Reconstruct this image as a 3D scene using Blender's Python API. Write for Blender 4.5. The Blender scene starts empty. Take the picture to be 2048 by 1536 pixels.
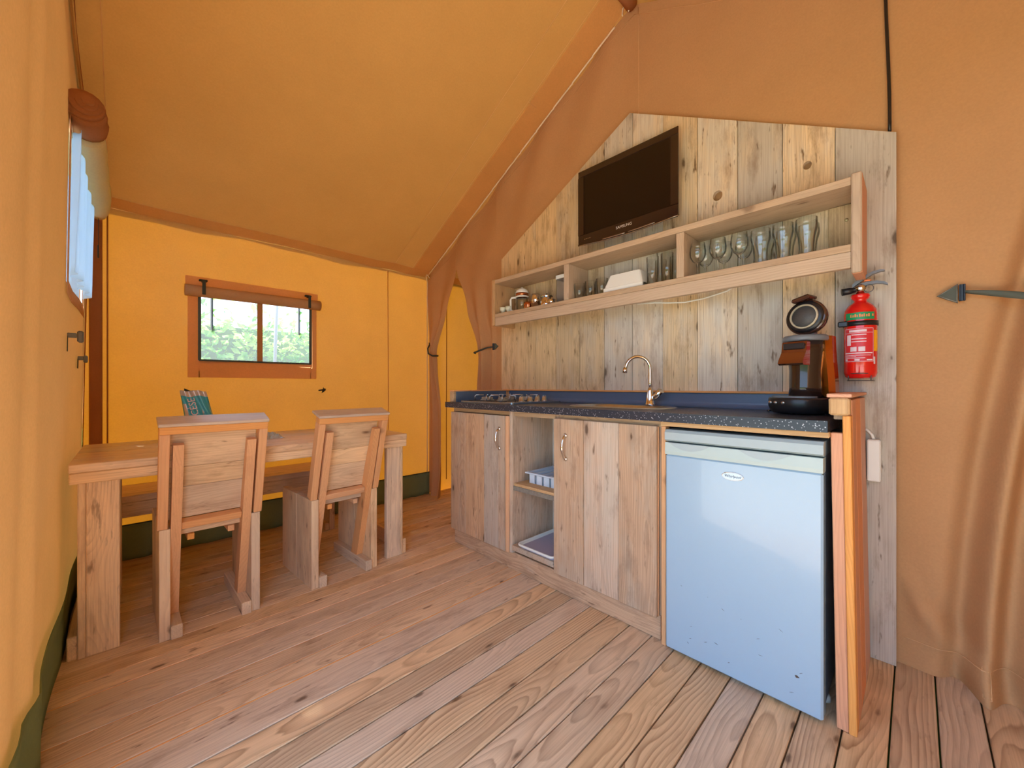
import bpy, bmesh, math, random
from mathutils import Vector, Matrix
random.seed(7)
R = math.radians
col = bpy.context.scene.collection
sc = bpy.context.scene

# ------------------------------------------------------------------ camera, world, sun, exposure
cd = bpy.data.cameras.new('camera'); cam = bpy.data.objects.new('camera', cd); col.objects.link(cam)
cd.sensor_width = 36.0; cd.lens = 785.0 / 2048.0 * 36.0; cd.shift_y = 4.0 / 2048.0
cd.clip_start = 0.02; cd.clip_end = 200
cam.location = (0, 0, 1.02); cam.rotation_euler = (R(90), 0, -math.atan2(764.0, 785.0))
sc.camera = cam
cy = sc.cycles; cy.transparent_max_bounces = 20; cy.max_bounces = 8; cy.diffuse_bounces = 5; cy.glossy_bounces = 3; cy.transmission_bounces = 6; cy.adaptive_threshold = 0.06; cy.adaptive_min_samples = 20
w = bpy.data.worlds.new('world'); sc.world = w; w.use_nodes = True
bg = w.node_tree.nodes['Background']; bg.inputs[0].default_value = (0.50, 0.70, 1.0, 1); bg.inputs[1].default_value = 1.15
sd = bpy.data.lights.new('sun', 'SUN'); sun = bpy.data.objects.new('sun', sd); col.objects.link(sun)
sd.energy = 9.0; sd.angle = R(1.5); sd.color = (1.0, 0.96, 0.90)
sun.location = (-2, 9, 9)
sun.rotation_euler = Vector((0.25, -0.42, -0.87)).to_track_quat('-Z', 'Y').to_euler()
# the open doorway of the tent behind the camera: a portal that only guides sky sampling
pd = bpy.data.lights.new('doorway_portal', 'AREA'); po = bpy.data.objects.new('doorway_portal', pd); col.objects.link(po)
pd.shape = 'RECTANGLE'; pd.size = 2.06; pd.size_y = 2.1; pd.cycles.is_portal = True
po.location = (-0.24, 0.12, 1.05); po.rotation_euler = Vector((1, 0, 0)).to_track_quat('-Z', 'Z').to_euler()
vs = sc.view_settings
vs.view_transform = 'Standard'; vs.look = 'None'; vs.gamma = 1.0; vs.use_curve_mapping = False
vs.exposure = 1.68

# ------------------------------------------------------------------ helpers
def lin(r, g, b):
    f = lambda c: (c / 255 / 12.92) if c / 255 <= 0.04045 else ((c / 255 + 0.055) / 1.055) ** 2.4
    return (f(r), f(g), f(b), 1.0)

class NT:
    def __init__(s, name):
        s.m = bpy.data.materials.new(name); s.m.use_nodes = True
        s.nt = s.m.node_tree; s.nt.nodes.clear()
        s.out = s.nt.nodes.new('ShaderNodeOutputMaterial')
    def n(s, t, ins=None, **props):
        nd = s.nt.nodes.new('ShaderNode' + t)
        for k, v in props.items(): setattr(nd, k, v)
        for k, v in (ins or {}).items():
            sock = nd.inputs[k]
            if hasattr(v, 'is_output'): s.nt.links.new(v, sock)
            else: sock.default_value = v
        return nd
    def math(s, op, a, b=0.5, c=None, clamp=False):
        d = {0: a, 1: b}
        if c is not None: d[2] = c
        nd = s.n('Math', d, operation=op); nd.use_clamp = clamp
        return nd.outputs[0]
    def mix(s, f, a, b, blend='MIX'):
        nd = s.n('MixRGB', {0: f, 1: a, 2: b}, blend_type=blend)
        return nd.outputs[0]
    def ramp(s, f, lo, hi):
        return s.n('MapRange', {0: f, 1: lo, 2: hi, 3: 0.0, 4: 1.0}).outputs[0]
    def end(s, sh):
        s.nt.links.new(sh, s.out.inputs[0]); return s.m

def plain(name, colr, rough=0.5, metal=0.0, spec=0.5, trans=0.0, coat=0.0, ior=1.45, vary=0.06, scale=40):
    t = NT(name)
    tc = t.n('TexCoord').outputs['Object']
    nz = t.n('TexNoise', {'Vector': tc, 'Scale': scale, 'Detail': 3.0}).outputs[0]
    c2 = tuple(min(1, x * (1 - vary * 2)) for x in colr[:3]) + (1,)
    c = t.mix(nz, c2, colr)
    p = t.n('BsdfPrincipled', {'Base Color': c, 'Roughness': rough, 'Metallic': metal, 'IOR': ior})
    p.inputs['Transmission Weight'].default_value = trans
    p.inputs['Specular IOR Level'].default_value = spec
    p.inputs['Coat Weight'].default_value = coat
    return t.end(p.outputs[0])

def wood(name, light, dark, grey, greyamt=0.4, ring=0.5, sp=0.010, knots=0.6, fib=0.35, rough=0.65, spec=0.3, varv=0.16, stain=0.25):
    """Plank wood: growth rings of a log cut lengthwise. g = (along, across, through) the board in metres, h = the board's own random number."""
    t = NT(name)
    g = t.n('Attribute', attribute_name='g').outputs['Vector']
    h = t.n('Attribute', attribute_name='h').outputs['Fac']
    gx, gy, gz = t.n('SeparateXYZ', {0: g}).outputs
    h1 = t.math('FRACT', t.math('MULTIPLY', h, 13.7)); h2 = t.math('FRACT', t.math('MULTIPLY', h, 71.3)); h3 = t.math('FRACT', t.math('MULTIPLY', h, 7.31))
    def sv(x, y): return t.n('VectorMath', {0: g, 1: (x, y, y)}, operation='MULTIPLY').outputs[0]
    def n1d(f, o): return t.n('TexNoise', {'Vector': t.n('CombineXYZ', {0: t.math('MULTIPLY', gx, f), 1: t.math('MULTIPLY_ADD', h, 50.0, o)}).outputs[0], 'Scale': 1.0, 'Detail': 1.5}).outputs[0]
    def cen(v, k): return t.math('MULTIPLY', t.math('SUBTRACT', v, 0.5), k)
    yy = t.math('ADD', t.math('SUBTRACT', gy, cen(h1, 0.13)), cen(n1d(1.3, 0.0), 0.07))
    zz = t.math('ADD', t.math('ADD', gz, t.math('MULTIPLY_ADD', h2, 0.05, 0.01)), cen(n1d(1.5, 9.0), 0.17))
    wob = cen(t.n('TexNoise', {'Vector': sv(5.0, 26.0), 'Scale': 1.0, 'Detail': 2.0}).outputs[0], 0.010)
    r = t.math('ADD', t.math('SQRT', t.math('ADD', t.math('MULTIPLY', yy, yy), t.math('MULTIPLY', zz, zz))), wob)
    ft = t.math('FRACT', t.math('DIVIDE', r, sp))
    rg = t.math('MULTIPLY', t.math('POWER', ft, 2.2), t.ramp(ft, 1.0, 0.90))
    nm = t.n('TexNoise', {'Vector': sv(1.7, 9.0), 'Scale': 1.0, 'Detail': 2.0}).outputs[0]
    rg = t.math('MULTIPLY', rg, t.math('MULTIPLY', t.math('MULTIPLY_ADD', t.ramp(nm, 0.30, 0.66), 0.75, 0.25), ring))
    fb = t.n('TexNoise', {'Vector': sv(5.0, 300.0), 'Scale': 1.0, 'Detail': 3.0}).outputs[0]
    fb2 = t.n('TexNoise', {'Vector': sv(2.4, 85.0), 'Scale': 1.0, 'Detail': 2.0}).outputs[0]
    bl = t.n('TexNoise', {'Vector': sv(3.0, 11.0), 'Scale': 1.0, 'Detail': 4.0, 'Roughness': 0.65}).outputs[0]
    st = t.n('TexNoise', {'Vector': sv(4.2, 16.0), 'Scale': 1.0, 'Detail': 5.0, 'Roughness': 0.7}).outputs[0]
    c = t.mix(rg, light, dark)
    gm = t.math('MULTIPLY', t.ramp(t.math('MULTIPLY_ADD', h3, 0.50, t.math('SUBTRACT', bl, 0.25)), 0.34, 0.66), greyamt)
    c = t.mix(gm, c, grey)
    c = t.mix(t.math('MULTIPLY', t.ramp(st, 0.52, 0.70), stain), c, dark)
    dk = t.n('TexNoise', {'Vector': sv(9.0, 42.0), 'Scale': 1.0, 'Detail': 3.0, 'Roughness': 0.6}).outputs[0]
    c = t.mix(t.math('MULTIPLY', t.ramp(dk, 0.64, 0.74), min(1.0, stain * 1.6)), c, tuple(x * 0.6 for x in dark[:3]) + (1,))
    c = t.mix(t.math('MULTIPLY', t.ramp(fb, 0.42, 0.75), fib), c, dark)
    c = t.mix(t.math('MULTIPLY', t.ramp(fb2, 0.54, 0.76), fib * 0.9), c, dark)
    vo = t.n('TexVoronoi', {'Vector': t.n('VectorMath', {0: g, 1: t.n('CombineXYZ', {0: 0.0, 1: t.math('MULTIPLY', h, 3.0)}).outputs[0]}, operation='ADD').outputs[0], 'Scale': 1.0}, feature='F1')
    vm = t.n('VectorMath', {0: g, 1: (4.6, 12.0, 4.0)}, operation='MULTIPLY').outputs[0]
    t.nt.links.new(vm, vo.inputs['Vector'])
    kw = t.n('TexNoise', {'Vector': sv(30.0, 60.0), 'Scale': 1.0}).outputs[0]
    kd = t.math('MULTIPLY_ADD', kw, 0.10, vo.outputs['Distance'])
    kc = t.n('SeparateColor', {0: vo.outputs['Color']})
    big = t.math('MULTIPLY_ADD', kc.outputs[1], 0.11, 0.10)
    kn = t.n('MapRange', {0: kd, 1: big, 2: t.math('MULTIPLY', big, 0.62), 3: 0.0, 4: 1.0}).outputs[0]
    kn = t.math('MULTIPLY', kn, t.math('GREATER_THAN', kc.outputs[0], 0.30))
    halo = t.math('MULTIPLY', t.n('MapRange', {0: kd, 1: t.math('MULTIPLY', big, 2.6), 2: big, 3: 0.0, 4: 1.0}).outputs[0], t.math('GREATER_THAN', kc.outputs[0], 0.30))
    c = t.mix(t.math('MULTIPLY', halo, knots * 0.35), c, dark)
    kdark = tuple(x * 0.38 for x in dark[:3]) + (1,)
    c = t.mix(t.math('MULTIPLY', kn, knots), c, kdark)
    vv = t.math('MULTIPLY_ADD', h, varv * 2, 1.0 - varv)
    c = t.n('HueSaturation', {'Color': c, 'Value': vv, 'Saturation': t.math('MULTIPLY_ADD', h3, -0.35, 1.08)}).outputs[0]
    fh = t.n('TexNoise', {'Vector': sv(4.0, 160.0), 'Scale': 1.0, 'Detail': 1.0}).outputs[0]
    bp = t.n('Bump', {'Strength': 0.25, 'Distance': 0.002, 'Height': fh}).outputs[0]
    p = t.n('BsdfPrincipled', {'Base Color': c, 'Roughness': rough, 'Normal': bp})
    p.inputs['Specular IOR Level'].default_value = spec
    return t.end(p.outputs[0])

def canvas(name, refl, thru, fac, weave=900.0, vary=0.10):
    t = NT(name)
    tc = t.n('TexCoord').outputs['Object']
    n1 = t.n('TexNoise', {'Vector': tc, 'Scale': 3.5, 'Detail': 5.0, 'Roughness': 0.65}).outputs[0]
    n2 = t.n('TexNoise', {'Vector': tc, 'Scale': 130.0, 'Detail': 2.0}).outputs[0]
    v = t.math('MULTIPLY_ADD', n1, vary * 2.0, 1.0 - vary)
    v = t.math('MULTIPLY', v, t.math('MULTIPLY_ADD', n2, 0.16, 0.92))
    a = t.n('HueSaturation', {'Color': refl, 'Value': v}).outputs[0]
    b = t.n('HueSaturation', {'Color': thru, 'Value': v}).outputs[0]
    bp = t.n('Bump', {'Strength': 0.10, 'Distance': 0.002, 'Height': n2}).outputs[0]
    d = t.n('BsdfDiffuse', {'Color': a, 'Normal': bp}).outputs[0]
    tr = t.n('BsdfTranslucent', {'Color': b, 'Normal': bp}).outputs[0]
    return t.end(t.n('MixShader', {0: fac, 1: d, 2: tr}).outputs[0])

M = {}
TAN = lin(196, 156, 112); GLOW = lin(246, 160, 34)
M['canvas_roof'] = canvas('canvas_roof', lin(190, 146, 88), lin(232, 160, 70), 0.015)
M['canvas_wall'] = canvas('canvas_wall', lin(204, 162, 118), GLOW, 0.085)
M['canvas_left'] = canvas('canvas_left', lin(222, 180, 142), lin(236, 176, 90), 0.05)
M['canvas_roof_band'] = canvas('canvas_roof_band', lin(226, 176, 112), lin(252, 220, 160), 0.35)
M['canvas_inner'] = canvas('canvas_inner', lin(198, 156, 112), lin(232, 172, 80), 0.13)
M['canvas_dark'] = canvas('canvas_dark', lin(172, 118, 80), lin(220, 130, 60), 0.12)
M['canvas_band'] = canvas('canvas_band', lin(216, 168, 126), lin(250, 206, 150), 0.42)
M['canvas_green'] = canvas('canvas_green', lin(134, 150, 108), lin(60, 70, 30), 0.05)
M['cream'] = canvas('lit_blind_cloth', lin(226, 208, 156), lin(230, 214, 150), 0.30)  # cream tone paints window light onto the rolled blind
M['stitch'] = plain('stitch_thread', lin(226, 180, 128), 0.8)
M['cord_white'] = plain('cord_white', lin(240, 222, 196), 0.6)
M['floor'] = wood('floor_board', lin(226, 194, 154), lin(132, 92, 60), lin(196, 174, 146), 0.45, 0.95, 0.0105, 0.75, 0.22, 0.55, 0.35, 0.12, 0.2)
M['floor_old'] = wood('floor_board_worn', lin(236, 206, 168), lin(152, 112, 82), lin(210, 190, 164), 0.45, 0.6, 0.009, 0.85, 0.34, 0.55, 0.35, 0.10, 0.55)
M['panel'] = wood('weathered_plank', lin(226, 202, 162), lin(142, 112, 80), lin(200, 196, 184), 0.8, 0.34, 0.011, 0.85, 0.36, 0.75, 0.2, 0.17, 0.6)
M['door'] = wood('cabinet_plank', lin(206, 172, 140), lin(130, 98, 74), lin(188, 176, 158), 0.8, 0.55, 0.010, 0.85, 0.34, 0.7, 0.2, 0.22, 0.5)
M['shelf'] = wood('shelf_wood', lin(206, 172, 130), lin(150, 110, 72), lin(180, 162, 136), 0.4, 0.55, 0.009, 0.6, 0.25, 0.65, 0.25, 0.08, 0.25)
M['fresh'] = wood('fresh_cut_wood', lin(232, 164, 88), lin(184, 112, 50), lin(216, 158, 98), 0.25, 0.45, 0.008, 0.6, 0.2, 0.6, 0.3, 0.06, 0.1)
M['cedar'] = wood('reddish_wood', lin(222, 156, 112), lin(170, 104, 68), lin(206, 156, 124), 0.4, 0.5, 0.008, 0.3, 0.2, 0.6, 0.3, 0.10, 0.1)  # also stands in for the sunlit side of the shelf's right end board
M['table'] = wood('table_wood', lin(240, 208, 168), lin(160, 122, 92), lin(206, 188, 164), 0.5, 0.5, 0.009, 0.7, 0.34, 0.5, 0.4, 0.10, 0.4)
M['table_top'] = wood('table_top_wood', lin(232, 200, 164), lin(150, 114, 86), lin(198, 184, 168), 0.55, 0.5, 0.009, 0.7, 0.34, 0.30, 0.6, 0.10, 0.4)
M['chair'] = wood('chair_wood', lin(240, 208, 166), lin(168, 126, 92), lin(198, 172, 142), 0.5, 0.5, 0.010, 0.9, 0.26, 0.6, 0.3, 0.12, 0.45)
M['bounce_deck'] = wood('bounce_deck_board', lin(190, 184, 172), lin(140, 132, 120), lin(176, 174, 168), 0.6, 0.3, 0.01, 0.4, 0.3)  # neutral grey boards of the added light-bouncing deck
M['black'] = plain('black_plastic', lin(34, 32, 34), 0.32)
M['strap'] = plain('dark_webbing', lin(62, 66, 58), 0.8)
M['tri'] = plain('buckle_patch', lin(84, 92, 84), 0.75)
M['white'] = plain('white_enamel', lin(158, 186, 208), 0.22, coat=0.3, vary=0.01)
M['whiteplastic'] = plain('white_plastic', lin(232, 236, 232), 0.4, vary=0.01)
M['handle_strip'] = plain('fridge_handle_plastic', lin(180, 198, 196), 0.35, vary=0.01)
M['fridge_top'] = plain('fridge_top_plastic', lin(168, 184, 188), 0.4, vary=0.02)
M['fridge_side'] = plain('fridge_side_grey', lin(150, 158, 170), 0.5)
M['chrome'] = plain('chrome', lin(225, 222, 220), 0.10, 1.0, vary=0.02)
M['steel'] = plain('brushed_steel', lin(196, 200, 206), 0.28, 1.0, vary=0.08, scale=120)
M['screen'] = plain('tv_screen', lin(26, 18, 14), 0.18, spec=0.4, vary=0.02)
M['bezel'] = plain('tv_bezel', lin(44, 30, 26), 0.14, coat=0.5, vary=0.02)
M['silver'] = plain('silver_trim', lin(176, 168, 160), 0.25, 0.8, vary=0.02)
M['red'] = plain('extinguisher_red', lin(214, 24, 22), 0.16, coat=0.6, vary=0.02)
M['lblred'] = plain('label_red', lin(206, 46, 52), 0.35, vary=0.02)
M['green'] = plain('label_green', lin(32, 142, 88), 0.35, vary=0.02)
M['yellow'] = plain('label_yellow', lin(244, 180, 20), 0.4, vary=0.02)
M['lblwhite'] = plain('label_white', lin(226, 206, 214), 0.4, vary=0.05)
M['orange'] = plain('orange_plastic', lin(232, 138, 84), 0.5)
M['copper'] = plain('copper_gloss', lin(196, 120, 76), 0.14, 0.9, vary=0.05)
M['bronze'] = plain('bronze_chrome', lin(150, 112, 92), 0.12, 0.95, vary=0.04)
M['brown'] = plain('brown_gloss', lin(74, 46, 36), 0.16, coat=0.5, vary=0.03)
M['tank'] = plain('canvas_reflection_gloss', lin(206, 112, 34), 0.12, 0.75, coat=0.3, vary=0.03)  # reflection of the orange canvas painted in as the tank's base colour
M['greyplastic'] = plain('grey_plastic', lin(112, 118, 124), 0.35)
M['padgrey'] = plain('pad_mesh_grey', lin(84, 84, 84), 0.5, vary=0.3, scale=400)
M['beige'] = plain('beige_rubber', lin(186, 176, 150), 0.5)
M['teal'] = plain('teal_foil', lin(70, 188, 210), 0.28, vary=0.15, scale=60, coat=0.4)
M['foil'] = plain('pale_foil', lin(214, 206, 204), 0.22, 0.35, vary=0.1)
def cello():
    t = NT('cellophane')
    tr = t.n('BsdfTransparent', {'Color': (0.92, 0.96, 1.0, 1)}).outputs[0]
    p = t.n('BsdfPrincipled', {'Base Color': lin(206, 226, 240), 'Roughness': 0.12}).outputs[0]
    return t.end(t.n('MixShader', {0: 0.5, 1: tr, 2: p}).outputs[0])
M['cellophane'] = cello()
M['lavender'] = plain('lavender_tray', lin(172, 170, 196), 0.45, vary=0.03)
M['tray'] = plain('pale_blue_plastic', lin(206, 222, 238), 0.4, vary=0.01)
M['darksteel'] = plain('dark_cast_iron', lin(92, 92, 96), 0.35, 0.6)
M['blackglass'] = plain('hob_plate', lin(150, 160, 172), 0.2, 0.7, vary=0.04)
M['eggcup'] = plain('cream_ceramic', lin(224, 232, 214), 0.3, vary=0.02)
M['badge'] = plain('badge_silver', lin(150, 164, 180), 0.2, 0.7)
M['badgeink'] = plain('badge_ink', lin(58, 78, 112), 0.5)
M['tvink'] = plain('tv_lettering', lin(214, 206, 198), 0.5)
M['mark'] = plain('scuff_mark', lin(98, 84, 76), 0.7, vary=0.3)
M['bolt'] = plain('bolt_brass', lin(210, 196, 150), 0.3, 0.8)
M['leafbase'] = plain('hedge_core', lin(104, 140, 66), 0.9, vary=0.3, scale=8)
M['galv'] = plain('galvanised_strip', lin(176, 176, 168), 0.45, 0.5, vary=0.25, scale=60)

def laminate(name, base, speck):
    t = NT(name)
    tc = t.n('TexCoord').outputs['Object']
    vo = t.n('TexVoronoi', {'Vector': tc, 'Scale': 170.0}, feature='F1')
    r = t.n('SeparateColor', {0: vo.outputs['Color']})
    sp = t.math('MULTIPLY', t.ramp(vo.outputs['Distance'], 0.36, 0.26), t.math('GREATER_THAN', r.outputs[0], 0.66))
    c = t.mix(sp, base, t.mix(r.outputs[1], speck, tuple(x * 0.4 for x in speck[:3]) + (1,)))
    p = t.n('BsdfPrincipled', {'Base Color': c, 'Roughness': 0.3})
    return t.end(p.outputs[0])
M['counter'] = laminate('speckled_laminate', lin(44, 50, 62), lin(190, 196, 204))

def leafmat(name, a, b):
    t = NT(name)
    tc = t.n('TexCoord').outputs['Object']
    nz = t.n('TexNoise', {'Vector': tc, 'Scale': 3.0, 'Detail': 4.0}).outputs[0]
    c = t.mix(t.ramp(nz, 0.35, 0.65), a, b)
    d = t.n('BsdfDiffuse', {'Color': c}).outputs[0]; tr = t.n('BsdfTranslucent', {'Color': c}).outputs[0]
    return t.end(t.n('MixShader', {0: 0.5, 1: d, 2: tr}).outputs[0])
M['leaf'] = leafmat('hedge_leaf', lin(84, 150, 56), lin(196, 224, 130))
M['grass'] = leafmat('lawn_grass', lin(70, 96, 44), lin(104, 128, 62))

def pvc():
    t = NT('clear_window_foil')
    tr = t.n('BsdfTransparent', {'Color': (0.96, 0.98, 1.0, 1)}).outputs[0]
    gl = t.n('BsdfGlossy', {'Color': (1, 1, 1, 1), 'Roughness': 0.06}).outputs[0]
    df = t.n('BsdfTranslucent', {'Color': (0.80, 0.90, 1.0, 1)}).outputs[0]
    fr = t.n('Fresnel', {'IOR': 1.35}).outputs[0]
    a = t.n('MixShader', {0: 0.10, 1: tr, 2: df}).outputs[0]
    return t.end(t.n('MixShader', {0: fr, 1: a, 2: gl}).outputs[0])
M['foilpane'] = pvc()
def thinglass():
    t = NT('thin_clear_glass')
    tr = t.n('BsdfTransparent', {'Color': (0.965, 0.985, 0.975, 1)}).outputs[0]
    gl = t.n('BsdfGlossy', {'Color': (1, 1, 1, 1), 'Roughness': 0.03}).outputs[0]
    lw = t.n('LayerWeight', {'Blend': 0.18}).outputs['Fresnel']
    return t.end(t.n('MixShader', {0: t.math('MULTIPLY_ADD', lw, 0.75, 0.04), 1: tr, 2: gl}).outputs[0])
M['glass'] = thinglass()
def sheer():
    t = NT('sheer_net')
    tr = t.n('BsdfTransparent', {'Color': (0.9, 0.95, 1.0, 1)}).outputs[0]
    df = t.n('BsdfTranslucent', {'Color': (0.72, 0.86, 0.98, 1)}).outputs[0]
    d2 = t.n('BsdfDiffuse', {'Color': (0.72, 0.84, 0.95, 1)}).outputs[0]
    a = t.n('MixShader', {0: 0.35, 1: df, 2: d2}).outputs[0]
    return t.end(t.n('MixShader', {0: 0.75, 1: tr, 2: a}).outputs[0])
M['sheer'] = sheer()

# ------------------------------------------------------------------ mesh builder
class MB:
    def __init__(s):
        s.bm = bmesh.new()
        s.g = s.bm.verts.layers.float_vector.new('g'); s.h = s.bm.verts.layers.float.new('h')
    def _mark(s, verts, axis=None, hv=None):
        lo = [min(v.co[i] for v in verts) for i in range(3)]; hi = [max(v.co[i] for v in verts) for i in range(3)]
        d = [hi[i] - lo[i] for i in range(3)]
        if axis is None: axis = d.index(max(d))
        oth = [i for i in range(3) if i != axis]
        if d[oth[0]] < d[oth[1]]: oth = oth[::-1]
        c = [(lo[i] + hi[i]) / 2 for i in range(3)]; off = random.uniform(0, 60)
        hv = random.random() if hv is None else min(0.999, max(0.0, hv + random.uniform(-0.02, 0.02)))
        for v in verts:
            v[s.g] = Vector((v.co[axis] + off, v.co[oth[0]] - c[oth[0]], v.co[oth[1]] - c[oth[1]])); v[s.h] = hv
    def box(s, x0, x1, y0, y1, z0, z1, b=0.002, mat=None, axis=None, hv=None):
        r = bmesh.ops.create_cube(s.bm, size=1.0)
        vs_ = r['verts']
        for v in vs_:
            v.co = Vector(((x0 + x1) / 2 + v.co.x * (x1 - x0), (y0 + y1) / 2 + v.co.y * (y1 - y0), (z0 + z1) / 2 + v.co.z * (z1 - z0)))
        if b > 0:
            b = min(b, 0.3 * min(abs(x1 - x0), abs(y1 - y0), abs(z1 - z0)))
            ed = list({e for v in vs_ for e in v.link_edges})
            rr = bmesh.ops.bevel(s.bm, geom=ed, offset=b, segments=1, affect='EDGES')
            vs_ = list({v for f in rr['faces'] for v in f.verts})
        s._mark(vs_, axis, hv)
        if mat is not None:
            for v in vs_: v.co = mat @ v.co
        return vs_
    def face(s, pts):
        vv = [s.bm.verts.new(p) for p in pts]; return s.bm.faces.new(vv)
    def prism(s, poly, h0, h1, fn, axis=None, hv=None, smooth=False):
        """poly: list of (a,b); fn(a,b,h)->(x,y,z)."""
        A = [s.bm.verts.new(fn(a, b, h0)) for a, b in poly]; B = [s.bm.verts.new(fn(a, b, h1)) for a, b in poly]
        n = len(poly)
        s.bm.faces.new(A); s.bm.faces.new(B[::-1])
        for i in range(n):
            f = s.bm.faces.new((A[i], B[i], B[(i + 1) % n], A[(i + 1) % n])); f.smooth = smooth
        s._mark(A + B, axis, hv); return A + B
    def tube(s, pts, r, n=8, cap=True, close=False):
        pts = [Vector(p) for p in pts]; N = len(pts); rings = []
        rr = r if isinstance(r, (list, tuple)) else [r] * N
        prev = None
        for i, p in enumerate(pts):
            if close: d = pts[(i + 1) % N] - pts[i - 1]
            else: d = pts[min(i + 1, N - 1)] - pts[max(i - 1, 0)]
            d.normalize()
            if prev is None:
                u = d.orthogonal().normalized()
            else:
                u = prev - d * prev.dot(d)
                u = u.normalized() if u.length > 1e-6 else d.orthogonal().normalized()
            prev = u; v = d.cross(u)
            rings.append([s.bm.verts.new(p + (u * math.cos(2 * math.pi * k / n) + v * math.sin(2 * math.pi * k / n)) * rr[i]) for k in range(n)])
        for i in range(N if close else N - 1):
            a, b = rings[i], rings[(i + 1) % N]
            for k in range(n):
                f = s.bm.faces.new((a[k], a[(k + 1) % n], b[(k + 1) % n], b[k])); f.smooth = True
        if cap and not close:
            s.bm.faces.new(rings[0][::-1]); s.bm.faces.new(rings[-1])
        s._mark([v for q in rings for v in q])
    def lathe(s, prof, c=(0, 0, 0), n=24, mat=None, smooth=True):
        """prof: (r,z) list, axis +Z; r=0 ends close."""
        rings = []
        for r, z in prof:
            if r < 1e-6: rings.append([s.bm.verts.new((c[0], c[1], c[2] + z))])
            else: rings.append([s.bm.verts.new((c[0] + r * math.cos(2 * math.pi * k / n), c[1] + r * math.sin(2 * math.pi * k / n), c[2] + z)) for k in range(n)])
        for a, b in zip(rings, rings[1:]):
            for k in range(n):
                k2 = (k + 1) % n
                if len(a) == 1 and len(b) == 1: continue
                if len(a) == 1: q = (a[0], b[k2], b[k])
                elif len(b) == 1: q = (a[k], a[k2], b[0])
                else: q = (a[k], a[k2], b[k2], b[k])
                f = s.bm.faces.new(q); f.smooth = smooth
        vv = [v for q in rings for v in q]
        s._mark(vv)
        if mat is not None:
            for v in vv: v.co = mat @ v.co
        return vv
    def grid(s, us, vs_, fn, skip=None, smooth=True):
        P = [[s.bm.verts.new(fn(u, v)) for v in vs_] for u in us]
        for i in range(len(us) - 1):
            for j in range(len(vs_) - 1):
                if skip and skip((us[i] + us[i + 1]) / 2, (vs_[j] + vs_[j + 1]) / 2): continue
                f = s.bm.faces.new((P[i][j], P[i + 1][j], P[i + 1][j + 1], P[i][j + 1])); f.smooth = smooth
        loose = [v for q in P for v in q if not v.link_faces]
        for v in loose: s.bm.verts.remove(v)
    def sheet(s, us, vs_, fn, th=0.002):
        """closed thin sheet, thickness along the surface normal"""
        n0 = len(s.bm.faces)
        s.grid(us, vs_, fn)
        s.bm.faces.ensure_lookup_table()
        fs = s.bm.faces[n0:]
        bmesh.ops.recalc_face_normals(s.bm, faces=list(fs))
        bmesh.ops.solidify(s.bm, geom=list(fs), thickness=th)
    def cylpatch(s, cx, cy, r, a0, a1, z0, z1, th=0.0008, n=8):
        A = [a0 + (a1 - a0) * i / n for i in range(n + 1)]
        def ring(rad, z): return [s.bm.verts.new((cx + rad * math.cos(R(a)), cy + rad * math.sin(R(a)), z)) for a in A]
        o0, o1 = ring(r + th, z0), ring(r + th, z1)
        for i in range(n):
            f = s.bm.faces.new((o0[i], o0[i + 1], o1[i + 1], o1[i])); f.smooth = True

def link(name, me, mat, parent=None):
    o = bpy.data.objects.new(name, me); col.objects.link(o)
    if mat is not None: me.materials.append(M[mat] if isinstance(mat, str) else mat)
    if parent is not None: o.parent = parent
    return o
def wloc(o):
    v = Vector((0, 0, 0))
    while o is not None: v += o.location; o = o.parent
    return v
def build(name, mb, mat, parent=None, local=False, recalc=True):
    bm = mb.bm
    if recalc: bmesh.ops.recalc_face_normals(bm, faces=bm.faces[:])
    if parent is not None and not local: bmesh.ops.translate(bm, verts=bm.verts[:], vec=-wloc(parent))
    me = bpy.data.meshes.new(name); bm.to_mesh(me); bm.free()
    return link(name, me, mat, parent)
def tag(o, label, cat, group=None, kind=None):
    o['label'] = label; o['category'] = cat
    if group: o['group'] = group
    if kind: o['kind'] = kind
    return o
def single(name, mb, mat, label, cat, group=None, recalc=True):
    """one-mesh thing, origin at its base"""
    bm = mb.bm
    if recalc: bmesh.ops.recalc_face_normals(bm, faces=bm.faces[:])
    xs = [v.co.x for v in bm.verts]; ys = [v.co.y for v in bm.verts]; zs = [v.co.z for v in bm.verts]
    c = Vector(((min(xs) + max(xs)) / 2, (min(ys) + max(ys)) / 2, min(zs)))
    bmesh.ops.translate(bm, verts=bm.verts[:], vec=-c)
    me = bpy.data.meshes.new(name); bm.to_mesh(me); bm.free()
    o = link(name, me, mat); o.location = c
    return tag(o, label, cat, group)
def thing(name, loc, label, cat, group=None, rz=0.0):
    o = bpy.data.objects.new(name, None); col.objects.link(o); o.location = loc; o.rotation_euler = (0, 0, rz)
    o.empty_display_size = 0.05
    return tag(o, label, cat, group)
def struct(name, mb, mat, parent=None, recalc=True):
    o = build(name, mb, mat, parent, recalc=recalc)
    if parent is None: o['kind'] = 'structure'
    return o
def part(name, mat, parent, local=False, **k):
    """quick one-box part: part(name, mat, parent, box=(...))"""
    mb = MB(); kw = {a: k[a] for a in ('b', 'axis', 'hv') if a in k}
    mb.box(*k['box'], mat=k.get('mx'), **kw)
    return build(name, mb, mat, parent, local)
def frange(a, b, n): return [a + (b - a) * i / n for i in range(n + 1)]
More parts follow.
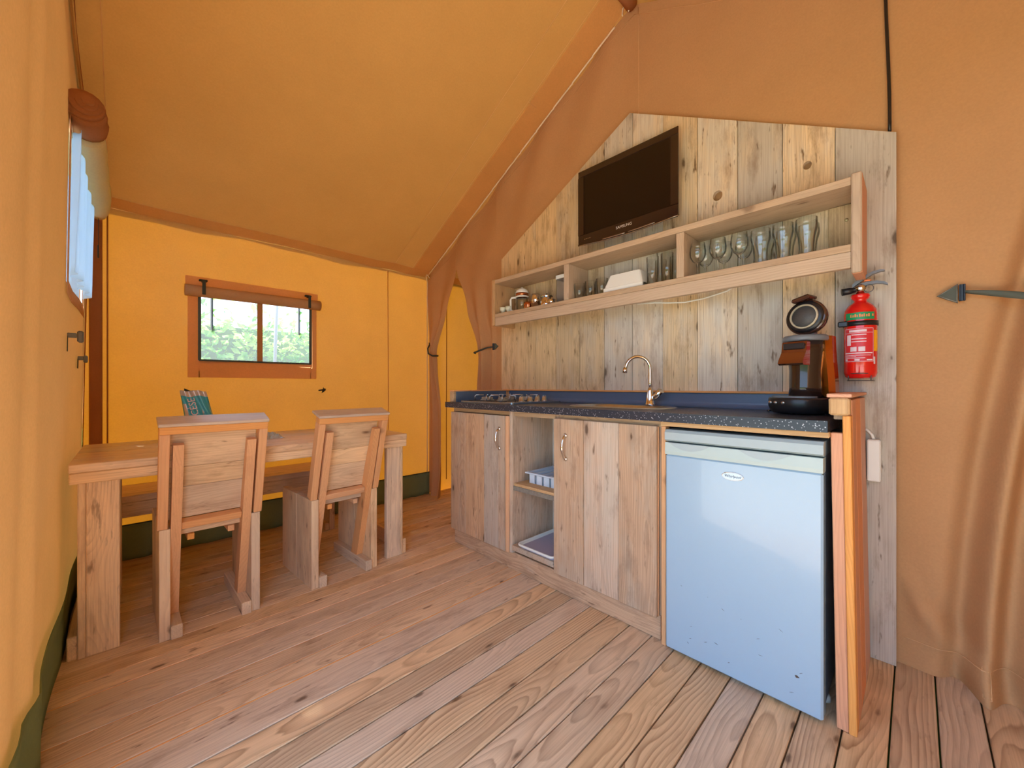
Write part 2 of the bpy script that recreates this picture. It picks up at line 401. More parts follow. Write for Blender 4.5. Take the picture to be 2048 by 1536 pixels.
def text(name, body, size, mat, parent, mx, ext=0.0004, shear=0.0):
    cu = bpy.data.curves.new(name, 'FONT'); cu.body = body; cu.size = size; cu.align_x = 'CENTER'; cu.align_y = 'CENTER'
    cu.extrude = ext; cu.shear = shear; cu.resolution_u = 3
    tmp = bpy.data.objects.new(name + '_tmp', cu); col.objects.link(tmp)
    dg = bpy.context.evaluated_depsgraph_get(); me = bpy.data.meshes.new_from_object(tmp.evaluated_get(dg))
    bpy.data.objects.remove(tmp, do_unlink=True); bpy.data.curves.remove(cu)
    me.transform(mx); me.materials.clear()
    return link(name, me, mat, parent)
def basis(ex, ey, origin):
    ex = Vector(ex).normalized(); ey = Vector(ey).normalized(); ez = ex.cross(ey)
    m = Matrix.Identity(4)
    for i in range(3): m[i][0], m[i][1], m[i][2], m[i][3] = ex[i], ey[i], ez[i], origin[i]
    return m
def lerp(tab, z):
    for (a, x), (b, y) in zip(tab, tab[1:]):
        if a <= z <= b:
            t = (z - a) / (b - a); t = t * t * (3 - 2 * t) * 0.5 + t * 0.5
            return x + (y - x) * t
    return tab[0][1] if z < tab[0][0] else tab[-1][1]

# ------------------------------------------------------------------ tent shell
XL, XK, XE, YF, YN, YR, ZR, SL = -0.20, 2.035, 4.1, 3.235, -1.035, 1.10, 3.17, 0.525
rake = lambda y: ZR - SL * abs(y - YR)
def roofz(x, y):
    z = rake(y)
    t = (abs(y - YR)) / 2.135
    z -= 0.018 * math.sin(math.pi * min(1, t)) * (0.6 + 0.4 * math.sin(3.0 * x))
    d = max(0, 1 - abs(XK - 0.35 - x) / 0.35)
    z -= 0.006 * d * math.sin(16 * x + 5 * y)
    z += 0.004 * math.sin(5.3 * x + 2.1 * y) * math.sin(3.7 * y)
    return z

# floor: every deck board is its own child
mb = MB(); mb.box(XL - 0.15, XE, YN - 0.1, YF + 0.1, -0.09, -0.032, 0.0)
floor = struct('floor', mb, 'leafbase')
y = -1.046
edges = []
while y < 1.45: edges.append((y, min(y + 0.1, 1.5))); y += 0.1
edges[-1] = (edges[-1][0], 1.498)
y = 1.502
while y < YF + 0.05: edges.append((y, y + 0.0985)); y += 0.0985
for i, (a, b) in enumerate(edges):
    mb = MB(); dz = random.uniform(-0.0015, 0.0)
    gap = 0.0045 if b < 1.49 else 0.0022
    lift = 0.0015 if a > 1.5 else 0.0
    mb.box(XL - 0.12, XE, a, b - gap, -0.03, dz + lift, 0.0022)
    build('plank', mb, 'floor' if b < 1.49 else 'floor_old', floor)
mb = MB(); mb.box(XL - 0.1, XE, 1.494, 1.4995, -0.02, 0.001, 0.001)
build('joint_strip', mb, 'fresh', floor)
for (a, b) in edges:
    if a > 1.45 and b < YF:
        mb = MB(); mb.box(XL - 0.1, XK, b - 0.0024, b + 0.0002, -0.02, -0.0005, 0.0); build('joint_strip', mb, 'fresh', floor)

# roof
mb = MB()
mb.grid(frange(XL - 0.04, XE, 60), frange(YN - 0.02, YR, 22) + frange(YR, YF + 0.012, 34)[1:], lambda x, y: (x, y, roofz(x, y)))
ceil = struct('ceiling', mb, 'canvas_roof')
def roofstrip(name, mat, x0, x1, y0, y1, off, n=24, parent=ceil):
    mb = MB(); mb.grid(frange(x0, x1, max(1, int(abs(x1 - x0) / 0.08))), frange(y0, y1, n), lambda x, y: (x, y, roofz(x, y) - off))
    return build(name, mb, mat, parent)
roofstrip('seam_band', 'canvas_roof_band', XK - 0.20, XK - 0.03, YR, YF, 0.004)
roofstrip('eave_band', 'canvas_roof_band', XL, XE, YF - 0.075, YF, 0.004, 3)
for x in (XK - 0.215, XK - 0.035, 1.655, -0.085):
    roofstrip('stitching', 'stitch', x, x + 0.0022, YR, YF, 0.0065)
for y in (YF - 0.08, YF - 0.012):
    roofstrip('stitching', 'stitch', XL, XK - 0.02, y, y + 0.0022, 0.0065, 1)
for y in (1.72, 2.20, 2.68):
    roofstrip('stitching', 'stitch', XK - 0.21, XK - 0.14, y, y + 0.002, 0.0068, 1)

# far wall with the window opening
WX0, WX1, WZ0, WZ1 = 0.318, 0.992, 1.188, 1.66
def farfn(x, z):
    yy = YF + 0.004 * math.sin(6 * x + 2 * z) + 0.003 * math.sin(14 * x)
    if 2.35 < x: yy += 0.006 * math.sin(9 * x)
    return (x, yy, z)
xs = sorted(set(frange(XL + 0.01, WX0, 8) + frange(WX0, WX1, 8) + frange(WX1, XE, 36)))
zs = sorted(set(frange(0.0, WZ0, 12) + frange(WZ0, WZ1, 5) + frange(WZ1, rake(YF) - 0.005, 5)))
mb = MB(); mb.grid(xs, zs, farfn, skip=lambda x, z: WX0 < x < WX1 and WZ0 < z < WZ1)
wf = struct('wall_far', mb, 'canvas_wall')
def farstrip(name, mat, x0, x1, z0, z1, off=0.006, th=0.002, nx=4, nz=8, parent=wf):
    mb = MB(); mb.sheet(frange(x0, x1, nx), frange(z0, z1, nz), lambda x, z: (x, farfn(x, z)[1] - off, z), th)
    return build(name, mb, mat, parent)
farstrip('corner_flap', 'canvas_dark', -0.165, -0.112, 0.05, 2.03, 0.010)
farstrip('seam', 'canvas_dark', -0.096, -0.089, 0.1, 2.03, 0.006, nx=1)
farstrip('seam', 'canvas_band', 1.62, 1.626, 0.2, 2.03, 0.006, nx=1)
farstrip('seam', 'canvas_dark', 2.235, 2.243, 0.1, 2.0, 0.006, nx=1)
mb = MB()
mb.sheet(frange(XL, XK, 60), frange(0.0, 0.205, 5), lambda x, z: (x, YF - 0.016 - 0.008 * math.sin(x * 37) * (1 - z / 0.21) - 0.006 * math.sin(x * 83 + 2), z), 0.002)
struct('trim_1', mb, 'canvas_green')
mb = MB(); mb.tube([(x, YF - 0.022, 0.207) for x in frange(XL, XK, 20)], 0.004, 6); build('hem', mb, 'strap', bpy.data.objects['trim_1'])

# window 1 in the far wall
mb = MB()
def wfr(x0, x1, z0, z1, off, th=0.003):
    mb.grid(frange(x0, x1, 4), frange(z0, z1, 4), lambda x, z: (x, YF - off, z))
wfr(0.262, WX0 + 0.004, 1.075, 1.66, 0.010); wfr(WX1 - 0.004, 1.032, 1.075, 1.66, 0.010); wfr(WX0, WX1, 1.075, 1.118, 0.010); wfr(WX0, WX1, 1.118, WZ0, 0.008)
win1 = struct('window_1', mb, 'canvas_band')
mb = MB(); mb.box(WX0 - 0.004, WX0 + 0.012, YF - 0.016, YF - 0.004, WZ0, WZ1, 0.001); mb.box(WX1 - 0.012, WX1 + 0.004, YF - 0.016, YF - 0.004, WZ0, WZ1, 0.001)
mb.box(WX0, WX1, YF - 0.016, YF - 0.004, WZ0 - 0.006, WZ0 + 0.006, 0.001)
build('edge_piping', mb, 'tri', win1)
mb = MB(); mb.grid([0.640, 0.657, 0.674], frange(WZ0, WZ1, 5), lambda x, z: (x, YF - 0.009, z)); build('mullion', mb, 'canvas_dark', win1)
for a, b in ((WX0, 0.655), (0.655, WX1)):
    mb = MB(); mb.grid(frange(a, b, 3), frange(WZ0, WZ1, 3), lambda x, z: (x, YF + 0.004, z)); build('pane', mb, 'foilpane', win1)
mb = MB(); mb.grid(frange(0.250, 1.040, 10), frange(1.64, 1.725, 3), lambda x, z: (x, YF - 0.014, z + 0.004 * (x - 0.6))); build('valance', mb, 'canvas_band', win1)
mb = MB(); mb.tube([(x, YF - 0.050, 1.628 + 0.012 * (x - 0.6)) for x in frange(0.245, 1.045, 12)], 0.036, 14); rl = build('rolled_blind', mb, 'canvas_inner', win1)
for x in (0.337, 0.960):
    mb = MB(); mb.box(x - 0.022, x + 0.022, YF - 0.060, YF - 0.035, 1.690, 1.702, 0.003); mb.box(x - 0.009, x + 0.009, YF - 0.09, YF - 0.084, 1.60, 1.694, 0.001)
    mb.box(x - 0.009, x + 0.009, YF - 0.088, YF - 0.04, 1.684, 1.690, 0.001)
    build('toggle_strap', mb, 'strap', win1)
for x, z0 in ((0.388, 1.392), (0.915, 1.405)):
    mb = MB(); mb.box(x - 0.007, x + 0.007, YF + 0.012, YF + 0.016, z0, 1.66, 0.001); build('outer_strap', mb, 'strap', win1)

# partition behind the kitchen, with two tied-back doorways
def wk(y, z):
    edge = max(0, 1 - (rake(y) - z) / 0.9)
    x = XK + 0.006 * math.sin(4 * y + 1.5 * z) + 0.012 * edge * math.sin(17 * y + 7 * z) * (1 if y > 1.15 else 0.35)
    x -= 0.006 * edge
    if y < 0.2 and z < 2.05:
        # slack folds of the tied-back curtain at the right-hand doorway
        e = min(1, max(0, (2.03 - z) / 0.5)); gs = lambda d, w_: math.exp(-(d / w_) ** 2)
        yc = -0.100 - 0.020 * z - 0.062 * z * z
        x += e * (0.055 * gs(y - yc, 0.032) - 0.050 * gs(y - yc + 0.060, 0.026) + 0.045 * gs(y - yc + 0.105, 0.030) - 0.04 * gs(y - yc + 0.17, 0.03))
        d = (z - 0.34 + 1.35 * (0.03 - y)) * 0.6
        x -= (0.030 * gs(d + 0.03, 0.035) - 0.018 * gs(d - 0.02, 0.02)) * min(1, max(0, (0.04 - y) / 0.05))
        x -= 0.035 * max(0, 1 - z / 0.9) * min(1, max(0, (0.03 - y) / 0.25))
    return (x, y, z)
mb = MB()
ys = frange(-0.45, 0.08, 70) + frange(0.08, 2.25, 44)[1:]; n = len(ys) - 1
if True:
    P = []
    EM = [(0, -0.42), (0.9, -0.40), (1.29, -0.345), (2.03, -0.575), (4.0, -0.575)]   # free edge of the tied-back curtain
    def remap(yy, z): return yy if yy > -0.05 else -0.05 + (yy + 0.05) * (lerp(EM, z) + 0.05) / (-0.40)
    for yy in ys:
        q = [t * (rake(yy if yy > -0.05 else remap(yy, 3.0)) - 0.004) for t in frange(0, 1, 60)]
        P.append([mb.bm.verts.new(wk(remap(yy, z), z)) for z in q])
    for i in range(n):
        for j in range(60):
            f = mb.bm.faces.new((P[i][j], P[i + 1][j], P[i + 1][j + 1], P[i][j + 1])); f.smooth = True
for mir in (False, True):
    ys = frange(2.775 if mir else 2.25, 3.225, 16); P = []
    for yy in ys:
        q = 2.2 - yy if mir else yy
        zt = max(2.031, rake(q) - 0.004)
        P.append([mb.bm.verts.new(wk(q, 2.03 + t * (zt - 2.03))) for t in frange(0, 1, 8)])
    for i in range(16):
        for j in range(8):
            f = mb.bm.faces.new((P[i][j], P[i + 1][j], P[i + 1][j + 1], P[i][j + 1])); f.smooth = True
wallk = struct('wall_right', mb, 'canvas_inner')
EO = [(0, 2.925), (0.3, 2.95), (0.8, 2.99), (1.22, 3.055), (1.33, 3.07), (1.7, 2.93), (2.03, 2.775)]
EI = [(0, 2.56), (0.6, 2.52), (1.0, 2.485), (1.25, 2.452), (1.34, 2.462), (1.66, 2.615), (2.03, 2.775)]
def flap(mir, inner):
    tab = EI if inner else EO
    outer = 2.25 if inner else 3.225
    zp = 1.29
    def fn(s, z):
        e = lerp(tab, z); y = outer + (e - outer) * s
        near = math.exp(-((z - zp) / 0.34) ** 2); low = max(0, 1 - z / 1.2)
        a = (0.010 + 0.030 * near + 0.028 * low) * min(1, s * 2.2) * min(1, (2.03 - z) / 0.35)
        ph = 1.6 if inner else 0.4
        k = 13.0 if inner else 11.0
        x = wk(y, z)[0] + a * math.sin(s * k + ph + 0.9 * z) - 0.02 * near * s - 0.035 * low * s
        x -= 0.03 * max(0, 1 - z / 0.25) * s
        return (x, 2.2 - y if mir else y, z if z > 0.02 else 0.012)
    mb = MB(); mb.grid(frange(0, 1, 48), frange(0.0, 2.03, 60), fn)
    return build('door_flap', mb, 'canvas_inner', wallk), fn
flap(False, False); flap(False, True); flap(True, False)
mb = MB(); mb.sheet(frange(-0.45, 0.03, 40), [0.10, 0.1025], lambda y, z: (wk(y, z)[0] - 0.003, y, z), 0.001); build('stitching', mb, 'stitch', wallk)
mb = MB()
for a, b in (((-0.150, 0.11), (-0.168, 0.11)), ((-0.150, 0.03), (-0.168, 0.03)), ((-0.150, 0.11), (-0.150, 0.03)), ((-0.168, 0.11), (-0.168, 0.03)), ((-0.150, 0.11), (-0.168, 0.03))):
    mb.tube([(wk(p[0], p[1])[0] - 0.003, p[0], p[1]) for p in (a, b)], 0.001, 4)
build('stitching', mb, 'stitch', wallk)
# seams on the partition
for y0, z0, z1 in ((1.075, 2.2, 3.13), (2.775, 2.03, 2.27)):
    mb = MB(); mb.sheet([y0, y0 + 0.004], frange(z0, z1, 10), lambda y, z: (wk(y, z)[0] - 0.003, y, z), 0.001); build('seam', mb, 'stitch', wallk)
mb = MB(); mb.sheet(frange(YR, YF - 0.05, 30), [0.045, 0.048], lambda y, t: (wk(y, rake(y) - t)[0] - 0.006, y, rake(y) - t - 0.02), 0.001); build('stitching', mb, 'stitch', wallk)
mb = MB(); mb.sheet(frange(-0.9, YR, 30), [0.045, 0.048], lambda y, t: (wk(y, rake(y) - t)[0] - 0.006, y, rake(y) - t - 0.02), 0.001); build('stitching', mb, 'stitch', wallk)

# left wall (the tent front) with window 2 and the open doorway behind the camera
W2 = (2.25, 2.93, 1.42, 2.02)
def wl(y, z):
    x = XL + 0.035 * min(1.0, z / 2.05)
    x += 0.010 * math.exp(-((y - 1.62) / 0.06) ** 2) - 0.008 * math.exp(-((y - 1.50) / 0.05) ** 2)
    x += 0.004 * math.sin(9 * y + z) - (0.012 * math.exp(-((y - 1.2) / 0.1) ** 2))
    return (x, y, z)
ys = sorted(set(frange(1.16, W2[0], 26) + frange(W2[0], W2[1], 10) + frange(W2[1], YF, 5)))
mb = MB()
zs = sorted(set(frange(0, W2[2], 12) + frange(W2[2], W2[3], 6) + [2.045]))
mb.grid(ys, zs, wl, skip=lambda y, z: W2[0] < y < W2[1] and W2[2] < z < W2[3])
ys2 = frange(YN, 1.16, 24)[:-1] + ys; P = []; NW = len(ys2) - 1
for yy in ys2: P.append([mb.bm.verts.new(wl(yy, 2.045 + t * max(0.001, rake(yy) + 0.02 - 2.045))) for t in frange(0, 1, 8)])
for i in range(NW):
    for j in range(8):
        f = mb.bm.faces.new((P[i][j], P[i + 1][j], P[i + 1][j + 1], P[i][j + 1])); f.smooth = True
mb.grid([YN, YN + 0.06], [0, 1, 2.045], wl)
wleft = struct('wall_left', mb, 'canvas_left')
mb = MB(); mb.sheet(frange(1.16, YF, 50), frange(0.0, 0.21, 4), lambda y, z: (wl(y, z)[0] + 0.014, y, z), 0.002); struct('trim_2', mb, 'canvas_green')
mb = MB(); mb.sheet([YF - 0.11, YF - 0.05], frange(0.1, 2.04, 10), lambda y, z: (wl(y, z)[0] + 0.006, y, z), 0.002); build('corner_flap', mb, 'canvas_dark', wleft)
mb = MB(); mb.sheet([0.02, 0.05, 0.09], frange(YR, YF, 30), lambda t, y: (wl(y, rake(y))[0] + 0.010 + 0.3 * t * 0.2, y, rake(y) - 0.004 - t), 0.002); build('rake_flap', mb, 'canvas_dark', wleft)
# window 2
mb = MB()
def lfr(y0, y1, z0, z1): mb.sheet(frange(y0, y1, 3), frange(z0, z1, 3), lambda y, z: (wl(y, z)[0] + 0.004, y, z), 0.003)
lfr(W2[0] - 0.04, W2[0] + 0.004, W2[2] - 0.05, W2[3] + 0.05); lfr(W2[1] - 0.004, W2[1] + 0.04, W2[2] - 0.05, W2[3] + 0.05)
lfr(W2[0], W2[1], W2[2] - 0.05, W2[2]); lfr(W2[0], W2[1], W2[3], W2[3] + 0.05)
win2 = struct('window_2', mb, 'canvas_left')
mb = MB(); mb.grid(frange(W2[0], W2[1], 4), frange(W2[2], W2[3], 4), lambda y, z: (wl(y, z)[0] - 0.004, y, z)); build('pane', mb, 'foilpane', win2)
mb = MB(); mb.sheet(frange(W2[0] + 0.01, W2[1] - 0.01, 46), frange(W2[2] + 0.04, W2[3], 12), lambda y, z: (wl(y, z)[0] + 0.022 + 0.013 * math.sin(y * 46 + 2 * z) + 0.006 * math.sin(y * 21), y, z - 0.03 * max(0, (y - 2.6)) * (2.02 - z)), 0.001)
build('net_curtain', mb, 'sheer', win2)
mb = MB()
for i in range(4):
    r0 = 0.058 - 0.013 * i
    pts = []
    mb.tube([(-0.125 + 0.004 * i, y, 2.085 - 0.16 * (y - 2.20) + 0.004 * math.sin(y * 9)) for y in frange(2.195 - 0.012 * i, 2.215 + 0.012 * i, 3)], [r0 * 0.96, r0, r0, r0 * 0.96], 18)
mb.tube([(-0.122, y, 2.082 - 0.16 * (y - 2.2)) for y in frange(2.21, 2.34, 5)], [0.056, 0.060, 0.058, 0.062, 0.058, 0.054], 18)
build('rolled_blind', mb, 'canvas_dark', win2)
mb = MB()
mb.tube([(-0.122 + 0.004 * math.sin(7 * y), y, 2.055 - 0.17 * (y - 2.2)) for y in frange(2.33, 2.99, 12)], [0.052, 0.056, 0.058, 0.056, 0.058, 0.056, 0.054, 0.056, 0.054, 0.052, 0.048, 0.042, 0.030], 18)
build('blind_lit_length', mb, 'cream', win2)  # rest of the same roll, its window light painted in as cream
mb = MB(); mb.sheet([2.955, 2.967, 2.979], frange(1.69, 1.92, 5), lambda y, z: (-0.118, y, z), 0.002); mb.sheet([2.952, 2.967, 2.982], frange(1.69, 1.75, 2), lambda y, z: (-0.121, y, z), 0.004); build('pull_strap', mb, 'strap', win2)

# front and end walls (behind and beyond the picture)
mb = MB(); mb.grid(frange(XL, XE, 20), frange(0, rake(YN), 8), lambda x, z: (x, YN, z)); struct('wall_near', mb, 'canvas_wall')
mb = MB()
P = [[mb.bm.verts.new((XE, yy, t * rake(yy))) for t in frange(0, 1, 10)] for yy in frange(YN, YF, 20)]
for i in range(20):
    for j in range(10): mb.bm.faces.new((P[i][j], P[i + 1][j], P[i + 1][j + 1], P[i][j + 1]))
struct('wall_end', mb, 'canvas_wall')

# ------------------------------------------------------------------ outside
mb = MB(); mb.box(-40, 40, -40, 40, -0.30, -0.20, 0.0)
o = struct('ground', mb, 'grass')
mb = MB(); mb.box(-3.4, XL - 0.13, -3.0, 4.2, -0.14, -0.05, 0.002); struct('floor_bounce_deck', mb, 'bounce_deck')  # unseen deck, added to bounce sunlight up through the doorway
mb = MB()
rng = random.Random(3)
for i in range(9000):
    x = rng.uniform(-2.6, 3.4); z = rng.uniform(-0.1, 1.75) if rng.random() < 0.86 else rng.uniform(1.5, 2.4); yb = 5.0 + 0.25 * math.sin(2 * x) + 0.18 * math.sin(4.1 * z + x) + abs(rng.gauss(0, 0.16))
    c = Vector((x, yb, z)); s = rng.uniform(0.03, 0.062)
    d = Vector((rng.uniform(-1, 1), rng.uniform(-1, 0.2), rng.uniform(-0.9, 0.5))).normalized(); u = d.orthogonal().normalized()
    q = Matrix.Rotation(rng.uniform(0, 6.28), 3, d); u = q @ u; n_ = u.cross(d)
    mb.face([c, c + d * s + u * s * 0.55 + n_ * s * 0.1, c + d * s * 2.1, c + d * s - u * s * 0.55 + n_ * s * 0.1])
hd = single('hedge', mb, 'leaf', 'dense sunlit green leafy hedge outside the far window', 'hedge', recalc=False); hd['kind'] = 'stuff'
mb = MB(); mb.grid(frange(-2.6, 3.4, 30), frange(-0.2, 1.70, 14), lambda x, z: (x, 5.45 + 0.2 * math.sin(2 * x) + 0.12 * math.sin(5 * z + 3 * x), z)); build('hedge_core', mb, 'leafbase', hd)
mb = MB(); mb.tube([(1.085, 4.55, 2.40), (1.035, 4.60, -0.20)], [0.020, 0.009], 8)
single('guy_strap', mb, 'greyplastic', 'blue grey tent guy strap running down outside the far window', 'strap')

# ------------------------------------------------------------------ kitchen back panel of upright planks
PX0, PX1 = 1.998, 2.020
PY = [0.047, 0.221, 0.395, 0.568, 0.746, 0.921, 1.095, 1.274, 1.450, 1.637, 1.818, 1.998, 2.168]
def ptop(y): return 1.943 + (y - 0.047) * (2.543 - 1.943) / (1.11 - 0.047) if y < 1.11 else 2.543 - (y - 1.11) * (2.543 - 1.969) / (2.168 - 1.11)
panel = thing('plank_panel', (2.009, 1.11, 0.0), 'tall gabled panel of weathered upright planks behind the kitchen', 'wall panel')
fx = lambda a, b, h: (h, a, b)
for i in range(12):
    a, b = PY[i] + 0.0012, PY[i + 1] - 0.0012
    x0 = PX0 + random.uniform(-0.0015, 0.0015)
    mb = MB()
    hole = {3: (0.654, 1.923, 0.021), 1: (0.310, 1.928, 0.015)}.get(i)
    zb = 0.0
    if hole:
        hy, hz, hr = hole; w_ = (b - a) / 2; z0, z1 = hz - w_, hz + w_
        pts = []
        for k in range(24):
            an = 2 * math.pi * k / 24; c_, s_ = math.cos(an), math.sin(an); m_ = max(abs(c_), abs(s_))
            pts.append(((a + b) / 2 + w_ * c_ / m_, hz + w_ * s_ / m_, hy + hr * c_, hz + hr * 1.15 * s_))
        vv = []
        for x in (x0, PX1):
            vv.append([(mb.bm.verts.new((x, p[0], p[1])), mb.bm.verts.new((x, p[2], p[3]))) for p in pts])
        for k in range(24):
            k2 = (k + 1) % 24
            for L in vv: mb.bm.faces.new((L[k][0], L[k2][0], L[k2][1], L[k][1]))
            mb.bm.faces.new((vv[0][k][1], vv[0][k2][1], vv[1][k2][1], vv[1][k][1])); mb.bm.faces.new((vv[0][k][0], vv[0][k2][0], vv[1][k2][0], vv[1][k][0]))
        mb.prism([(a, zb), (b, zb), (b, z0), (a, z0)], x0, PX1, fx)
        mb.prism([(a, z1), (b, z1), (b, ptop(b)), (a, ptop(a))], x0, PX1, fx)
        mb._mark(mb.bm.verts[:], 2)
    else:
        poly = [(a, zb), (b, zb), (b, ptop(b))] + ([(1.11, 2.543)] if a < 1.11 < b else []) + [(a, ptop(a))]
        mb.prism(poly, x0, PX1, fx, axis=2)
    build('plank', mb, 'panel', panel)

# ------------------------------------------------------------------ base cabinets
CT = 0.917                       # worktop height
FX = 1.500                       # door front
BX = 1.990                       # back of the units
def carcass(t, y0, y1, left=True, right=True):
    if left: part('side_panel', 'door', t, box=(FX + 0.024, BX, y1 - 0.018, y1, 0.10, CT - 0.036), axis=2)
    if right: part('side_panel', 'door', t, box=(FX + 0.024, BX, y0, y0 + 0.018, 0.10, CT - 0.036), axis=2)
    part('bottom_board', 'door', t, box=(FX + 0.026, BX, y0 + 0.019, y1 - 0.019, 0.10, 0.125))
    part('top_rail', 'shelf', t, box=(FX + 0.022, FX + 0.045, y0, y1, CT - 0.062, CT - 0.035))
def handle(door, y, z0, z1):
    mb = MB()
    pts = [(FX - 0.002, y, z0)] + [(FX - 0.012 - 0.020 * math.sin(math.pi * t), y, z0 + (z1 - z0) * t) for t in frange(0.06, 0.94, 10)] + [(FX - 0.002, y, z1)]
    mb.tube(pts, [0.006, 0.006, 0.0055, 0.0055, 0.006, 0.0065, 0.0065, 0.0065, 0.006, 0.0055, 0.0055, 0.006, 0.006], 10)
    for z in (z0, z1):
        mb.lathe([(0, 0), (0.011, 0), (0.012, 0.003), (0.008, 0.008), (0.0, 0.011)], n=14, mat=basis((0, 1, 0), (0, 0, 1), (FX - 0.0005, y, z)) @ Matrix.Rotation(math.pi, 4, 'Y'))
    h = build('handle', mb, 'chrome', door); h['label'] = 'curved chrome bow handle'
def door(t, ys, z0, z1, hy, hz0, hz1, hvs):
    d = part('door', 'fresh', t, box=(FX + 0.012, FX + 0.022, ys[-1], ys[0], z0, z1), axis=2)
    for a, b, hv in zip(ys, ys[1:], hvs):
        part('plank', 'door', d, box=(FX + random.uniform(-0.0015, 0.001), FX + 0.0115, b + 0.0010, a - 0.0010, z0, z1), b=0.0015, axis=2, hv=hv)
    handle(d, hy, hz0, hz1)
    return d
c1 = thing('base_cabinet', (1.75, 1.84, 0.0), 'narrow plank-fronted base cabinet with chrome handle under the gas hob', 'cabinet')
carcass(c1, 1.572, 2.112)
door(c1, [2.112, 1.955, 1.780, 1.655, 1.600], 0.098, 0.853, 1.642, 0.668, 0.778, (0.45, 0.675, 0.50, 0.47))
part('edge_stile', 'fresh', c1, box=(FX + 0.001, FX + 0.022, 1.573, 1.597, 0.098, 0.853), axis=2)
c2 = thing('shelf_cabinet', (1.75, 1.405, 0.0), 'open niche cabinet with one middle shelf between the two plank doors', 'cabinet')
part('side_panel', 'door', c2, box=(FX + 0.008, BX - 0.1, 1.548, 1.570, 0.10, CT - 0.036), axis=2)
part('side_panel', 'door', c2, box=(FX + 0.024, BX - 0.1, 1.232, 1.250, 0.10, CT - 0.036), axis=2)
for a, b in ((1.251, 1.36), (1.362, 1.46), (1.462, 1.547)):
    part('back_plank', 'panel', c2, box=(BX - 0.14, BX - 0.12, a, b, 0.10, CT - 0.036), axis=2)
part('bottom_board', 'door', c2, box=(FX + 0.004, BX - 0.141, 1.251, 1.547, 0.118, 0.146))
sb = part('middle_shelf', 'shelf', c2, box=(FX + 0.020, BX - 0.141, 1.251, 1.547, 0.452, 0.484))
part('edge_strip', 'galv', sb, box=(FX + 0.014, FX + 0.0195, 1.252, 1.546, 0.446, 0.470), b=0.001)
part('top_rail', 'shelf', c2, box=(FX + 0.022, FX + 0.045, 1.251, 1.547, CT - 0.062, CT - 0.035))
c3 = thing('base_cabinet', (1.75, 0.97, 0.0), 'wide plank-fronted base cabinet with chrome handle beside the fridge', 'cabinet')
carcass(c3, 0.700, 1.230)
door(c3, [1.246, 1.068, 0.887, 0.716], 0.098, 0.860, 1.170, 0.670, 0.782, (0.44, 0.77, 0.32))
mb = MB(); mb.box(FX + 0.024, FX + 0.046, 0.712, 2.104, 0.001, 0.098, 0.002)
single('plinth_board', mb, 'door', 'long low wooden plinth board under the base cabinets', 'plinth')

# fridge bay frame: stile and rail
bay = thing('fridge_bay_frame', (1.52, 0.45, 0.0), 'thin wooden stile and top rail framing the fridge bay', 'frame')
part('stile', 'fresh', bay, box=(FX + 0.004, FX + 0.04, 0.682, 0.700, 0.0, 0.862), axis=2)
part('top_rail', 'shelf', bay, box=(FX - 0.008, FX + 0.02, 0.1785, 0.698, 0.864, CT - 0.035))

# end wall of the kitchen block
Sh = Matrix.Identity(4); Sh[1][2] = 0.016; 
def shy(mx=None): return Sh
ep = thing('end_panel', (1.75, 0.145, 0.0), 'reddish wooden end wall of the kitchen block right of the fridge', 'panel')
part('front_board', 'cedar', ep, box=(1.512, 1.545, 0.136, 0.164, 0.0, CT - 0.037), axis=2, mx=Sh, hv=0.35)
part('front_post', 'fresh', ep, box=(1.508, 1.560, 0.117, 0.1355, 0.0, 0.932), axis=2, mx=Sh, hv=0.3)
for a, b, hv in ((1.5605, 1.66, 0.2), (1.661, 1.80, 0.85), (1.801, 1.985, 0.4)):
    part('side_board', 'cedar', ep, box=(a, b, 0.117, 0.134, 0.0, 0.978), axis=2, mx=Sh, hv=hv)
part('top_block', 'shelf', ep, box=(1.500, 1.545, 0.118, 0.166, 0.933, 0.985), axis=2, mx=Sh, b=0.005)
part('cap_board', 'cedar', ep, box=(1.497, 1.99, 0.112, 0.170, 0.986, 0.997), mx=Sh, axis=0, hv=0.5)
mbx = part('inner_lining', 'shelf', ep, box=(1.546, 1.985, 0.1345, 0.160, CT + 0.001, 0.985), mx=Sh)

# ------------------------------------------------------------------ worktop with cut-out for the sink
SX0, SX1, SY0, SY1 = 1.625, 1.885, 0.80, 1.245
mb = MB()
X0, X1, Y0, Y1, Z0, Z1 = 1.466, 1.995, 0.1795, 2.128, CT - 0.034, CT
ox = [X0, SX0, SX1, X1]; oy = [Y0, SY0, SY1, Y1]
top = [[mb.bm.verts.new((x, y, Z1)) for y in oy] for x in ox]; bot = [[mb.bm.verts.new((x, y, Z0)) for y in oy] for x in ox]
for i in range(3):
    for j in range(3):
        if i == 1 and j == 1: continue
        mb.bm.faces.new((top[i][j], top[i + 1][j], top[i + 1][j + 1], top[i][j + 1])); mb.bm.faces.new((bot[i][j], bot[i][j + 1], bot[i + 1][j + 1], bot[i + 1][j]))
def side(a, b): mb.bm.faces.new((top[a[0]][a[1]], top[b[0]][b[1]], bot[b[0]][b[1]], bot[a[0]][a[1]]))
for k in range(3):
    side((0, k), (0, k + 1)); side((3, k), (3, k + 1)); side((k, 0), (k + 1, 0)); side((k, 3), (k + 1, 3))
side((1, 1), (1, 2)); side((2, 1), (2, 2)); side((1, 1), (2, 1)); side((1, 2), (2, 2))
wt = single('worktop', mb, 'counter', 'long dark speckled laminate kitchen worktop', 'worktop')
mb = MB()
